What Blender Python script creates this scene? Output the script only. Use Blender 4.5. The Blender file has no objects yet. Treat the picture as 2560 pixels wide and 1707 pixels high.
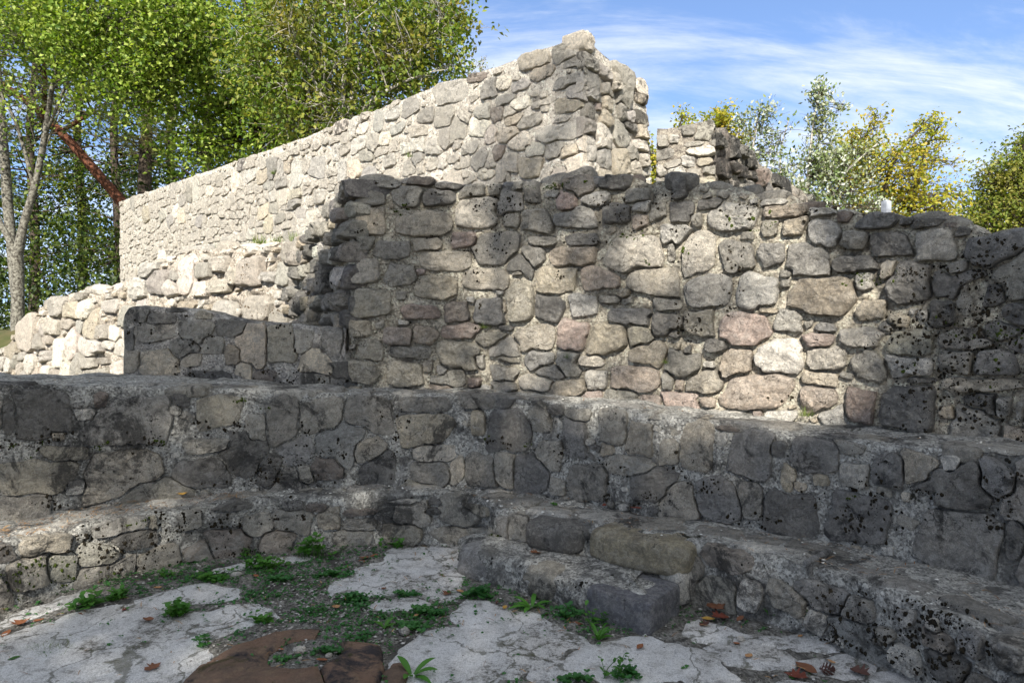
import bpy, bmesh, math, random
import numpy as np
from mathutils import Vector, Matrix
from mathutils.bvhtree import BVHTree

# ------------------------------------------------------------------ camera, sky, sun, exposure
SC = bpy.context.scene
COL = SC.collection
F = 1706.7
CX, CY = 1280.0, 853.5
EYE = np.array([0.0, 0.0, 1.5])
PITCH = math.atan(53.5 / F)
cam_d = bpy.data.cameras.new('camera')
cam_d.sensor_width = 36; cam_d.lens = 24; cam_d.clip_start = 0.05; cam_d.clip_end = 3000
cam = bpy.data.objects.new('camera', cam_d); COL.objects.link(cam)
cam.location = EYE; cam.rotation_euler = (math.pi / 2 - PITCH, 0, 0)
SC.camera = cam

SUN_EL = math.radians(36)
SUN_H = np.array([-0.12, -0.993]); SUN_H = SUN_H / np.linalg.norm(SUN_H)
SUN = np.array([SUN_H[0] * math.cos(SUN_EL), SUN_H[1] * math.cos(SUN_EL), math.sin(SUN_EL)])
sun_d = bpy.data.lights.new('sun', 'SUN'); sun_d.energy = 3.3; sun_d.angle = math.radians(0.53)
sun_d.color = (1.0, 0.95, 0.87)
sun_o = bpy.data.objects.new('sun', sun_d); COL.objects.link(sun_o)
sun_o.rotation_euler = Vector(SUN).to_track_quat('Z', 'Y').to_euler()

SC.view_settings.view_transform = 'Standard'
SC.view_settings.look = 'None'
SC.view_settings.exposure = 1.8
SC.view_settings.gamma = 1.0
SC.view_settings.use_curve_mapping = False
SC.render.engine = 'CYCLES'
SC.cycles.max_bounces = 6; SC.cycles.diffuse_bounces = 3; SC.cycles.transmission_bounces = 3
SC.cycles.transparent_max_bounces = 8
SC.cycles.sample_clamp_indirect = 4
SC.cycles.use_denoising = True

W = bpy.data.worlds.new('World'); SC.world = W; W.use_nodes = True


def nd(nt, typ, **kw):
    n = nt.nodes.new(typ)
    for k, v in kw.items():
        if k.startswith('i_'):
            key = k[2:]
            key = int(key) if key.isdigit() else key.replace('_', ' ')
            n.inputs[key].default_value = v
        else:
            setattr(n, k, v)
    return n


def build_world():
    nt = W.node_tree; L = nt.links.new
    bg = nt.nodes['Background']; bg.inputs[1].default_value = 0.098
    sky = nd(nt, 'ShaderNodeTexSky', sky_type='NISHITA', sun_disc=False)
    sky.sun_elevation = SUN_EL; sky.sun_rotation = math.atan2(SUN_H[0], SUN_H[1])
    sky.altitude = 600; sky.air_density = 0.7; sky.dust_density = 0.5; sky.ozone_density = 2.0
    tc = nd(nt, 'ShaderNodeTexCoord')
    lift = nd(nt, 'ShaderNodeVectorMath', operation='MULTIPLY_ADD'); L(tc.outputs['Generated'], lift.inputs[0])
    lift.inputs[1].default_value = (1, 1, 0.8); lift.inputs[2].default_value = (0, 0, 0.17)
    L(lift.outputs[0], sky.inputs[0])
    sep = nd(nt, 'ShaderNodeSeparateXYZ'); L(tc.outputs['Generated'], sep.inputs[0])
    zz = nd(nt, 'ShaderNodeMath', operation='MAXIMUM', i_1=0.0); L(sep.outputs[2], zz.inputs[0])
    za = nd(nt, 'ShaderNodeMath', operation='ADD', i_1=0.38); L(zz.outputs[0], za.inputs[0])
    px = nd(nt, 'ShaderNodeMath', operation='DIVIDE'); L(sep.outputs[0], px.inputs[0]); L(za.outputs[0], px.inputs[1])
    py = nd(nt, 'ShaderNodeMath', operation='DIVIDE'); L(sep.outputs[1], py.inputs[0]); L(za.outputs[0], py.inputs[1])
    cmb = nd(nt, 'ShaderNodeCombineXYZ'); L(px.outputs[0], cmb.inputs[0]); L(py.outputs[0], cmb.inputs[1])
    mp = nd(nt, 'ShaderNodeMapping'); mp.inputs['Rotation'].default_value = (0, 0, math.radians(SKY_ROT))
    mp.inputs['Scale'].default_value = (0.5, 1.25, 1); mp.inputs['Location'].default_value = SKY_LOC
    L(cmb.outputs[0], mp.inputs[0])
    n1 = nd(nt, 'ShaderNodeTexNoise', i_Scale=1.0, i_Detail=9.0, i_Roughness=0.62, i_Distortion=0.45)
    L(mp.outputs[0], n1.inputs['Vector'])
    n2 = nd(nt, 'ShaderNodeTexNoise', i_Scale=0.55, i_Detail=3.0, i_Roughness=0.5)
    L(mp.outputs[0], n2.inputs['Vector'])
    mp3 = nd(nt, 'ShaderNodeMapping'); mp3.inputs['Scale'].default_value = (1.0, 3.6, 1)
    mp3.inputs['Rotation'].default_value = (0, 0, math.radians(SKY_ROT + 14)); L(cmb.outputs[0], mp3.inputs[0])
    n3 = nd(nt, 'ShaderNodeTexNoise', i_Scale=1.6, i_Detail=8.0, i_Roughness=0.65, i_Distortion=0.8)
    L(mp3.outputs[0], n3.inputs['Vector'])
    m3 = nd(nt, 'ShaderNodeMath', operation='MULTIPLY', i_1=0.34); L(n3.outputs[0], m3.inputs[0])
    a = nd(nt, 'ShaderNodeMath', operation='MULTIPLY', i_1=0.62); L(n1.outputs[0], a.inputs[0])
    b = nd(nt, 'ShaderNodeMath', operation='MULTIPLY_ADD', i_1=0.62); L(n2.outputs[0], b.inputs[0]); L(a.outputs[0], b.inputs[2])
    c = nd(nt, 'ShaderNodeMath', operation='ADD'); L(b.outputs[0], c.inputs[0]); L(m3.outputs[0], c.inputs[1])
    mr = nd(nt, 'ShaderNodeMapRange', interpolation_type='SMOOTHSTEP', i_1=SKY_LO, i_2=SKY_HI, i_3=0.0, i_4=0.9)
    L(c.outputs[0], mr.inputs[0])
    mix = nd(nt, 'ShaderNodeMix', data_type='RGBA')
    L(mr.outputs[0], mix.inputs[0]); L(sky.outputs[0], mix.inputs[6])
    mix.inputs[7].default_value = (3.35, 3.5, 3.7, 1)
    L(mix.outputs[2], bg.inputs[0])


SKY_ROT = -21.988; SKY_LOC = (63.47, 36.309, 0.0); SKY_LO = 0.66; SKY_HI = 0.85  # cloud layout picked dense out of view to fill the shade, open in view
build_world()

# ------------------------------------------------------------------ helpers
RNG = np.random.default_rng(7)
random.seed(7)


def ray(u, v):
    cx = (np.asarray(u, float) - CX) / F; cy = (CY - np.asarray(v, float)) / F
    cp, sp = math.cos(PITCH), math.sin(PITCH)
    return np.stack([cx, cp + cy * sp, -sp + cy * cp], -1)


def proj(P):
    d = np.asarray(P, float) - EYE
    cp, sp = math.cos(PITCH), math.sin(PITCH)
    f = d[..., 1] * cp - d[..., 2] * sp
    up = d[..., 1] * sp + d[..., 2] * cp
    f = np.maximum(f, 1e-3)
    return CX + F * d[..., 0] / f, CY - F * up / f


def at(u, v, y):
    r = ray(u, v); return EYE + r * (y / r[..., 1:2] if r.ndim > 1 else y / r[1])


def on_z(u, v, z=0.0):
    r = ray(u, v); t = (z - EYE[2]) / r[..., 2]
    return EYE + r * t[..., None]


def _hash(ix, iy, iz, seed):
    h = (ix * 374761393 + iy * 668265263 + iz * 2147483647 + seed * 974711) & 0xFFFFFFFF
    h = ((h ^ (h >> 13)) * 1274126177) & 0xFFFFFFFF
    h = (h ^ (h >> 16)) & 0xFFFFFFFF
    h = (h * 2246822519) & 0xFFFFFFFF
    return ((h ^ (h >> 15)) & 0xFFFF) / 65535.0


def vnoise(P, seed=0):
    P = np.asarray(P, float); i = np.floor(P).astype(np.int64); f = P - i; f = f * f * (3 - 2 * f)
    r = 0
    for dx in (0, 1):
        wx = f[..., 0] if dx else 1 - f[..., 0]
        for dy in (0, 1):
            wy = f[..., 1] if dy else 1 - f[..., 1]
            for dz in (0, 1):
                wz = f[..., 2] if dz else 1 - f[..., 2]
                r = r + wx * wy * wz * _hash(i[..., 0] + dx, i[..., 1] + dy, i[..., 2] + dz, seed)
    return r * 2 - 1


def fbm(P, scale, octaves=3, seed=0, rough=0.5):
    P = np.asarray(P, float) * scale; a, s, t = 1.0, 0.0, 0.0
    for o in range(octaves):
        s = s + a * vnoise(P, seed + o * 17); t += a; a *= rough; P = P * 2.03 + 3.1
    return s / t


def mk(name, V, faces, mat, parent=None, loc=None, smooth=True, sharp=None, mats=None, midx=None):
    """One mesh object from vertices in world space; loc becomes the origin."""
    V = np.asarray(V, float).reshape(-1, 3)
    loc = np.zeros(3) if loc is None else np.asarray(loc, float)
    me = bpy.data.meshes.new(name)
    if isinstance(faces, np.ndarray):
        faces = [faces]
    if isinstance(faces, list) and len(faces) and isinstance(faces[0], np.ndarray):
        n = sum(len(f) for f in faces)
        me.vertices.add(len(V)); me.vertices.foreach_set('co', (V - loc).ravel())
        li = np.concatenate([f.ravel() for f in faces]).astype(np.int32)
        tot = np.concatenate([np.full(len(f), f.shape[1]) for f in faces]).astype(np.int32)
        st = np.concatenate([[0], np.cumsum(tot)[:-1]]).astype(np.int32)
        me.loops.add(len(li)); me.loops.foreach_set('vertex_index', li)
        me.polygons.add(n); me.polygons.foreach_set('loop_start', st); me.polygons.foreach_set('loop_total', tot)
        me.update(calc_edges=True)
    else:
        me.from_pydata((V - loc).tolist(), [], faces)
    me.validate()
    me.polygons.foreach_set('use_smooth', np.full(len(me.polygons), smooth))
    if sharp:
        me.set_sharp_from_angle(angle=math.radians(sharp))
    me.materials.append(mat)
    for m in mats or []:
        me.materials.append(m)
    if midx is not None:
        me.polygons.foreach_set('material_index', np.asarray(midx, np.int32))
    o = bpy.data.objects.new(name, me); COL.objects.link(o)
    put(o, loc, parent)
    return o


def put(o, loc, parent):
    loc = Vector(np.asarray(loc, float).tolist())
    if parent is not None:
        o.parent = parent
        o.location = loc - WLOC[parent.name]
    else:
        o.location = loc
    WLOC[o.name] = loc


WLOC = {}


def tag(o, label=None, cat=None, group=None, kind=None):
    for k, v in (('label', label), ('category', cat), ('group', group), ('kind', kind)):
        if v:
            o[k] = v
    return o


def thing(name, loc, label, cat, group=None):
    o = bpy.data.objects.new(name, None); COL.objects.link(o); o.empty_display_size = 0.2
    put(o, loc, None)
    return tag(o, label, cat, group)


# ------------------------------------------------------------------ materials
def new_mat(name, bumpy=True):
    m = bpy.data.materials.new(name); m.use_nodes = True
    nt = m.node_tree; p = nt.nodes['Principled BSDF']
    p.inputs['Roughness'].default_value = 0.92
    p.inputs['Specular IOR Level'].default_value = 0.18
    return m, nt, p, nt.links.new


def pos_node(nt, scale=1.0, stretch=None):
    g = nd(nt, 'ShaderNodeNewGeometry')
    if stretch is None:
        return g.outputs['Position']
    mp = nd(nt, 'ShaderNodeMapping'); mp.inputs['Scale'].default_value = stretch
    nt.links.new(g.outputs['Position'], mp.inputs[0])
    return mp.outputs[0]


def noise(nt, vec, scale, detail=4, rough=0.6, dist=0.0):
    n = nd(nt, 'ShaderNodeTexNoise', i_Scale=scale, i_Detail=detail, i_Roughness=rough, i_Distortion=dist)
    nt.links.new(vec, n.inputs['Vector'])
    return n.outputs[0]


def rng(nt, val, lo, hi, a=0.0, b=1.0):
    n = nd(nt, 'ShaderNodeMapRange', interpolation_type='SMOOTHSTEP', i_1=lo, i_2=hi, i_3=a, i_4=b)
    nt.links.new(val, n.inputs[0]); return n.outputs[0]


def math_(nt, op, a, b):
    n = nd(nt, 'ShaderNodeMath', operation=op)
    for k, x in ((0, a), (1, b)):
        if isinstance(x, (int, float)):
            n.inputs[k].default_value = x
        else:
            nt.links.new(x, n.inputs[k])
    return n.outputs[0]


def mixc(nt, fac, a, b, blend='MIX'):
    n = nd(nt, 'ShaderNodeMix', data_type='RGBA', blend_type=blend)
    for k, x in ((0, fac), (6, a), (7, b)):
        if isinstance(x, (int, float)):
            n.inputs[k].default_value = x
        elif isinstance(x, tuple):
            n.inputs[k].default_value = (*x, 1)
        else:
            nt.links.new(x, n.inputs[k])
    return n.outputs[2]


def bump(nt, p, heights, strength=0.6, dist=0.01):
    prev = None
    for h, s, d in heights:
        b = nd(nt, 'ShaderNodeBump', i_Strength=s, i_Distance=d)
        nt.links.new(h, b.inputs['Height'])
        if prev:
            nt.links.new(prev, b.inputs['Normal'])
        prev = b.outputs[0]
    nt.links.new(prev, p.inputs['Normal'])


def weather(nt, P, c, amount):
    """Grey-black biofilm that runs over stones and mortar alike."""
    if not amount:
        return c
    w1 = noise(nt, P, 2.3, 9, .74, .9); w2 = noise(nt, P, 42, 4, .75)
    f = math_(nt, 'ADD', rng(nt, w1, .47, .64), math_(nt, 'MULTIPLY', math_(nt, 'SUBTRACT', w2, .5), 1.6))
    c = mixc(nt, rng(nt, f, .25, .95, 0, amount), c, (.045, .043, .040))
    w3 = noise(nt, P, 3.1, 8, .72, .8)
    g = math_(nt, 'ADD', rng(nt, w3, .52, .68), math_(nt, 'MULTIPLY', math_(nt, 'SUBTRACT', w2, .5), 1.2))
    return mixc(nt, rng(nt, g, .3, 1.0, 0, amount * .55), c, (.47, .455, .41))


def stone_mat(name, moss=(0.014, 0.012, 0.008), crust=(0.035, 0.034, 0.032), pale=(0.56, 0.53, 0.47), sc=1.0, dk=(.085, .082, .075), dka=.52, gain=1.0, stain=0.0):
    """Rubble limestone: object colour gives the stone, object alpha the amount of dark lichen."""
    m, nt, p, L = new_mat(name)
    P = pos_node(nt)
    oi = nd(nt, 'ShaderNodeObjectInfo')
    base = mixc(nt, 1.0, oi.outputs['Color'], (gain, gain, gain), 'MULTIPLY'); alpha = oi.outputs['Alpha']
    n_big = noise(nt, P, 7.5 * sc, 4, 0.6, 0.4)
    n_mid = noise(nt, P, 19 * sc, 6, 0.68, 0.4)
    n_fin = noise(nt, P, 95 * sc, 4, 0.7)
    grain = noise(nt, P, 260 * sc, 2, 0.6); n_sp = noise(nt, P, 34 * sc, 6, 0.80, 0.4)
    vein = noise(nt, pos_node(nt, stretch=(5, 5, 21)), 2.2 * sc, 5, 0.7, 1.2)
    dark = mixc(nt, dka, base, dk)
    c = mixc(nt, rng(nt, n_mid, 0.45, 0.60, 0, 0.95), base, dark)
    c = mixc(nt, rng(nt, n_big, 0.46, 0.60, 0, 0.6), c, mixc(nt, 0.5, base, pale))
    c = mixc(nt, rng(nt, vein, 0.55, 0.70, 0, 0.35), c, mixc(nt, 0.5, base, (0.36, 0.27, 0.17)))
    c = mixc(nt, rng(nt, n_fin, 0.52, 0.66, 0, 0.75), c, dark)
    c = mixc(nt, rng(nt, n_fin, 0.46, 0.34, 0, 0.6), c, mixc(nt, 0.6, base, pale))
    c = mixc(nt, rng(nt, n_sp, 0.50, 0.57, 0, 0.75), c, dark)
    c = mixc(nt, rng(nt, n_sp, 0.47, 0.40, 0, 0.65), c, mixc(nt, 0.5, base, pale))
    c = mixc(nt, rng(nt, grain, 0.40, 0.60, 0, 0.4), c, tuple(1.6 * x for x in dk))
    vf = nd(nt, 'ShaderNodeTexVoronoi', i_Scale=26 * sc); vf.inputs['Randomness'].default_value = 1.0
    L(P, vf.inputs['Vector'])
    thr = nd(nt, 'ShaderNodeMath', operation='MULTIPLY', i_1=0.36); L(alpha, thr.inputs[0])
    # dark grey crust patches with ragged edges
    cr = noise(nt, P, 8.5 * sc, 8, 0.74, 0.6)
    lo = math_(nt, 'SUBTRACT', 0.74, thr.outputs[0])
    mc = math_(nt, 'SUBTRACT', cr, lo)
    c = mixc(nt, rng(nt, mc, -0.02, 0.13, 0, 0.85), c, crust)
    # small black lichen spots
    sp = math_(nt, 'SUBTRACT', math_(nt, 'MULTIPLY', alpha, 0.30), vf.outputs['Distance'])
    sp = math_(nt, 'ADD', sp, math_(nt, 'MULTIPLY', math_(nt, 'SUBTRACT', n_big, 0.62), 0.9))
    c = mixc(nt, rng(nt, sp, -0.02, 0.03, 0, 0.95), c, moss)
    # hairline cracks
    vc = nd(nt, 'ShaderNodeTexVoronoi', feature='DISTANCE_TO_EDGE', i_Scale=7.5 * sc)
    wv = nd(nt, 'ShaderNodeVectorMath', operation='MULTIPLY_ADD')
    nv = nd(nt, 'ShaderNodeTexNoise', i_Scale=13 * sc, i_Detail=4); L(P, nv.inputs['Vector'])
    L(nv.outputs['Color'], wv.inputs[0]); wv.inputs[1].default_value = (.16, .16, .16); L(P, wv.inputs[2])
    L(wv.outputs[0], vc.inputs['Vector'])
    ck = rng(nt, vc.outputs['Distance'], 0.022, 0.0)
    ck = math_(nt, 'MULTIPLY', ck, rng(nt, n_big, 0.50, 0.60))
    c = mixc(nt, math_(nt, 'MULTIPLY', ck, 0.75), c, (0.03, 0.028, 0.024))
    c = weather(nt, P, c, stain)
    L(c, p.inputs['Base Color'])
    ckh = math_(nt, 'SUBTRACT', n_mid, math_(nt, 'MULTIPLY', ck, 0.5))
    bump(nt, p, [(vein, 0.8, 0.05), (ckh, 1.0, 0.07), (n_sp, 1.0, 0.022), (n_fin, 1.0, 0.012), (grain, 0.5, 0.003)])
    return m


def mortar_mat(name, a, b, dark_amt=0.3, grain=70, moss_amt=0.1, pit=0.8, pits=0.5, stain=0.0):
    m, nt, p, L = new_mat(name)
    P = pos_node(nt)
    n1 = noise(nt, P, 3.2, 5, 0.65, 0.4); n2 = noise(nt, P, 18, 7, 0.74, 0.4); n3 = noise(nt, P, 75, 5, 0.75)
    v = nd(nt, 'ShaderNodeTexVoronoi', i_Scale=float(grain)); L(P, v.inputs['Vector'])
    v2 = nd(nt, 'ShaderNodeTexVoronoi', i_Scale=grain * 0.34); L(P, v2.inputs['Vector'])
    v3 = nd(nt, 'ShaderNodeTexVoronoi', i_Scale=17.0); L(P, v3.inputs['Vector'])
    c = mixc(nt, rng(nt, n2, 0.42, 0.58), a, b)
    sep = nd(nt, 'ShaderNodeSeparateColor'); L(v.outputs['Color'], sep.inputs[0])
    c = mixc(nt, rng(nt, sep.outputs[0], 0.62, 0.97, 0, 0.6), c, tuple(min(0.8, x * 1.4) for x in a))
    c = mixc(nt, rng(nt, sep.outputs[1], 0.72, 0.98, 0, 0.75), c, tuple(x * 0.45 for x in b))
    c = mixc(nt, rng(nt, n3, 0.51, 0.62, 0, 0.7), c, tuple(x * 0.3 for x in b))
    c = mixc(nt, rng(nt, n1, 0.62 - dark_amt * 0.4, 0.70 - dark_amt * 0.4, 0, 0.8), c, mixc(nt, 0.35, (0.035, 0.034, 0.032), b))
    mo = noise(nt, P, 7, 9, 0.75, 0.8)
    c = mixc(nt, rng(nt, mo, 0.70 - moss_amt * 0.4, 0.74 - moss_amt * 0.4, 0, 0.95), c, mixc(nt, rng(nt, n3, 0.4, 0.6), (0.012, 0.011, 0.008), (0.035, 0.036, 0.014)))
    sp = math_(nt, 'SUBTRACT', math_(nt, 'MULTIPLY', rng(nt, n1, 0.46, 0.62), 0.34 * pits), v3.outputs['Distance'])
    c = mixc(nt, rng(nt, sp, -0.01, 0.03, 0, 0.93), c, (0.014, 0.012, 0.009))
    c = weather(nt, P, c, stain)
    L(c, p.inputs['Base Color'])
    bump(nt, p, [(n2, 1.0, 0.06), (v2.outputs['Distance'], 0.8, 0.016), (v.outputs['Distance'], pit, 0.009), (n3, 1.0, 0.008)])
    return m


M = {}
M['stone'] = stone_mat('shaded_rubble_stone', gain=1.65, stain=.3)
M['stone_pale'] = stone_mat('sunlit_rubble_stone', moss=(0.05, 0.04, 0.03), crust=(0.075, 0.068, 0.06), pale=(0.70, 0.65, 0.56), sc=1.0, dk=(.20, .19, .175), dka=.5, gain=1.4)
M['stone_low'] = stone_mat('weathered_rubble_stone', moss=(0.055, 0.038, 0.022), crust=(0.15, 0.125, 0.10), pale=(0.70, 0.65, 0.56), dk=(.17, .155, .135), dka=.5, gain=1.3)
M['stone_smear'] = stone_mat('lichen_bench_stone', gain=1.75, stain=.8, crust=(0.04, 0.04, 0.041), pale=(0.42, 0.41, 0.38))
M['mortar_bast'] = mortar_mat('beige_mortar', (0.62, 0.56, 0.44), (0.38, 0.335, 0.26), 0.2, 75, 0.14, stain=.4)
M['mortar_tall'] = mortar_mat('cream_mortar', (0.63, 0.575, 0.49), (0.49, 0.44, 0.37), 0.0, 45, 0.02, 0.6, 0.0)
M['mortar_low'] = mortar_mat('pale_crumbly_mortar', (0.58, 0.52, 0.43), (0.38, 0.325, 0.26), 0.05, 55, 0.2, 0.8, 0.3)
M['mortar_bench'] = mortar_mat('grey_speckled_mortar', (0.55, 0.53, 0.47), (0.28, 0.27, 0.24), 0.2, 90, 0.2, stain=.8)
M['mortar_right'] = mortar_mat('lichen_dark_mortar', (0.40, 0.36, 0.29), (0.22, 0.19, 0.16), 0.3, 60, 0.1)
M['mortar_stub'] = mortar_mat('smeared_plaster_mortar', (0.55, 0.51, 0.44), (0.34, 0.315, 0.28), 0.2, 90, 0.18, stain=.65)


def simple_mat(name, c1, c2, scale=20, detail=5, rough=0.9, bs=0.5, bd=0.01, island=False, trans=0.0, c3=None):
    m, nt, p, L = new_mat(name)
    P = pos_node(nt)
    n = noise(nt, P, scale, detail, 0.65, 0.2)
    p.inputs['Roughness'].default_value = rough
    if island:
        g = nd(nt, 'ShaderNodeNewGeometry')
        cr = nd(nt, 'ShaderNodeValToRGB'); L(g.outputs['Random Per Island'], cr.inputs[0])
        cr.color_ramp.elements[0].color = (*c1, 1); cr.color_ramp.elements[1].color = (*c2, 1)
        if c3:
            e = cr.color_ramp.elements.new(0.82); e.color = (*c2, 1)
            cr.color_ramp.elements[-1].color = (*c3, 1)
        c = cr.outputs[0]
    else:
        c = mixc(nt, rng(nt, n, 0.36, 0.64), c1, c2)
    L(c, p.inputs['Base Color'])
    if bs:
        bump(nt, p, [(n, bs, bd)])
    if trans:
        t = nd(nt, 'ShaderNodeBsdfTranslucent'); L(mixc(nt, 1.0, c, (1.0, 1.15, 0.55), 'MULTIPLY'), t.inputs[0])
        mx = nd(nt, 'ShaderNodeMixShader', i_0=trans)
        L(p.outputs[0], mx.inputs[1]); L(t.outputs[0], mx.inputs[2])
        L(mx.outputs[0], nt.nodes['Material Output'].inputs[0])
    return m


def leaf_mat(name, cols, trans=0.4, clump=0.9, tint=(0.30, 0.22, 0.03), tint_amt=0.35, rough=0.55):
    """Leaves: a ramp over single leaves plus patches that have turned colour."""
    m, nt, p, L = new_mat(name)
    g = nd(nt, 'ShaderNodeNewGeometry')
    cr = nd(nt, 'ShaderNodeValToRGB'); L(g.outputs['Random Per Island'], cr.inputs[0])
    el = cr.color_ramp.elements
    while len(el) < len(cols):
        el.new(0.5)
    for i, c in enumerate(cols):
        el[i].position = i / (len(cols) - 1); el[i].color = (*c, 1)
    n = noise(nt, pos_node(nt), clump, 3, 0.6)
    c = mixc(nt, rng(nt, n, 0.46, 0.68, 0, tint_amt), cr.outputs[0], tint)
    L(c, p.inputs['Base Color']); p.inputs['Roughness'].default_value = rough
    p.inputs['Specular IOR Level'].default_value = 0.3
    t = nd(nt, 'ShaderNodeBsdfTranslucent'); L(mixc(nt, 1.0, c, (1.25, 1.35, 0.5), 'MULTIPLY'), t.inputs[0])
    mx = nd(nt, 'ShaderNodeMixShader', i_0=trans)
    L(p.outputs[0], mx.inputs[1]); L(t.outputs[0], mx.inputs[2])
    L(mx.outputs[0], nt.nodes['Material Output'].inputs[0])
    return m


M['moss'] = simple_mat('black_moss', (0.009, 0.008, 0.006), (0.024, 0.018, 0.009), 60, 4, 1.0, 0.8, 0.01)
M['moss_green'] = simple_mat('green_moss', (0.020, 0.030, 0.004), (0.055, 0.075, 0.010), 70, 4, 1.0, 0.8, 0.01)
M['soil'] = mortar_mat('gritty_soil', (0.31, 0.295, 0.26), (0.15, 0.14, 0.12), 0.2, 95, 0.15, 0.8, 0.2)
M['terrain'] = simple_mat('forest_floor', (0.055, 0.065, 0.02), (0.10, 0.085, 0.04), 1.5)
M['gravel'] = simple_mat('pale_gravel', (0.13, 0.12, 0.105), (0.42, 0.40, 0.36), 9, 3, 0.95, 0.4, 0.005, island=True)
M['chips'] = simple_mat('white_chips', (0.50, 0.47, 0.40), (0.70, 0.68, 0.62), 9, 3, 0.9, 0, 0, island=True)
M['litter'] = simple_mat('dry_needles', (0.22, 0.10, 0.035), (0.42, 0.25, 0.10), 9, 3, 0.9, 0, 0, island=True)
M['bark_grey'] = simple_mat('lichen_grey_bark', (0.04, 0.034, 0.027), (0.21, 0.20, 0.165), 16, 9, 0.95, 1.0, 0.02)
M['bark_pale'] = simple_mat('pale_branch_bark', (0.20, 0.18, 0.15), (0.40, 0.38, 0.33), 14, 5, 0.9, 0.6, 0.01)
M['bark_dark'] = simple_mat('dark_bark', (0.025, 0.02, 0.016), (0.085, 0.066, 0.05), 12, 6, 0.95, 1.0, 0.02)
M['bark_red'] = simple_mat('red_pine_bark', (0.055, 0.026, 0.017), (0.16, 0.062, 0.035), 11, 6, 0.95, 1.0, 0.02)
M['metal'] = simple_mat('weathered_zinc', (0.16, 0.17, 0.19), (0.34, 0.36, 0.39), 6, 3, 0.45, 0.1, 0.005)

# ------------------------------------------------------------------ masonry
PAL = dict(g=(.245, .235, .205), d=(.105, .103, .098), b=(.185, .188, .192), t=(.355, .31, .235), y=(.27, .245, .175),
           p=(.32, .245, .215), n=(.17, .13, .105), w=(.40, .395, .37), W=(.56, .53, .48), c=(.44, .39, .30), k=(.058, .058, .058))


PAL = {k: np.array(v) * (1.40, 1.32, 1.20) for k, v in PAL.items()}


def pal(code):
    c = np.mean([PAL[x] for x in code], axis=0)
    return c * .78 + .22 * c.mean() * np.array([1.06, 1.0, .90])


def catmull(pts, ds=0.02):
    pts = np.asarray(pts, float)
    if len(pts) == 2:
        n = max(2, int(np.linalg.norm(pts[1] - pts[0]) / ds)); t = np.linspace(0, 1, n)[:, None]
        return pts[0] * (1 - t) + pts[1] * t
    P = np.vstack([2 * pts[0] - pts[1], pts, 2 * pts[-1] - pts[-2]]); out = []
    for i in range(1, len(P) - 2):
        p0, p1, p2, p3 = P[i - 1:i + 3]; n = max(3, int(np.linalg.norm(p2 - p1) / ds)); t = np.linspace(0, 1, n, endpoint=False)[:, None]
        out.append(0.5 * ((2 * p1) + (-p0 + p2) * t + (2 * p0 - 5 * p1 + 4 * p2 - p3) * t ** 2 + (-p0 + 3 * p1 - 3 * p2 + p3) * t ** 3))
    return np.vstack(out + [pts[-1:]])


class Face:
    """A standing masonry face: a plan line, a foot height and a ragged top line."""

    def __init__(self, plan, z0, top_px=None, z1=None, batter=0.05, ragged=0.03, seed=1, jag=9.0):
        p = catmull(plan); d = np.r_[0, np.cumsum(np.linalg.norm(np.diff(p, axis=0), axis=1))]
        self.len = d[-1]; self.sk = d; self.xy = p
        t = np.gradient(p, axis=0); t /= np.linalg.norm(t, axis=1)[:, None]
        n = np.stack([t[:, 1], -t[:, 0]], 1)
        k = 9; ker = np.ones(k) / k
        n = np.stack([np.convolve(np.pad(n[:, i], k // 2, mode='edge'), ker, 'valid') for i in (0, 1)], 1)
        n /= np.linalg.norm(n, axis=1)[:, None]
        mid = len(p) // 2
        self.n = n
        self.z0 = z0; self.batter = batter; self.seed = seed
        if top_px is not None:
            tp = np.array(sorted(top_px), float)
            zt = np.full(len(p), 1.5)
            for it in range(4):
                q = np.c_[p - n * (batter * (zt - z0))[:, None], zt]
                u, v = proj(q); vt = np.interp(u, tp[:, 0], tp[:, 1])
                r = ray(u, vt); zt = EYE[2] + r[:, 2] * q[:, 1] / r[:, 1]
        else:
            zt = np.interp(d / self.len, np.linspace(0, 1, len(z1)), z1)
        rag = fbm(np.c_[d * jag, np.full((len(d), 2), seed * 7.3)], 1.0, 3, seed)
        self.ztop = np.maximum(zt + rag * ragged, z0 + 0.05)

    def z1(self, s):
        return np.interp(s, self.sk, self.ztop)

    def P(self, s, z, off=0.0):
        s = np.asarray(s, float); z = np.asarray(z, float)
        x = np.interp(s, self.sk, self.xy[:, 0]); y = np.interp(s, self.sk, self.xy[:, 1])
        nx = np.interp(s, self.sk, self.n[:, 0]); ny = np.interp(s, self.sk, self.n[:, 1])
        o = off - self.batter * (z - self.z0)
        return np.stack([x + nx * o, y + ny * o, z + 0 * x], -1)

    def inv(self, u, v):
        """pixel -> (s, z) where the sight line meets the face."""
        if not hasattr(self, '_g'):
            s = np.arange(0, self.len, 0.02); z = np.arange(self.z0 - 0.1, self.ztop.max() + 0.25, 0.02)
            S, Z = np.meshgrid(s, z, indexing='ij'); U, V = proj(self.P(S, Z))
            self._g = (s, z, U, V)
        s, z, U, V = self._g
        i = np.argmin((U - u) ** 2 + (V - v) ** 2); a, b = np.unravel_index(i, U.shape)
        return s[a], z[b], math.sqrt((U[a, b] - u) ** 2 + (V[a, b] - v) ** 2)


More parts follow.
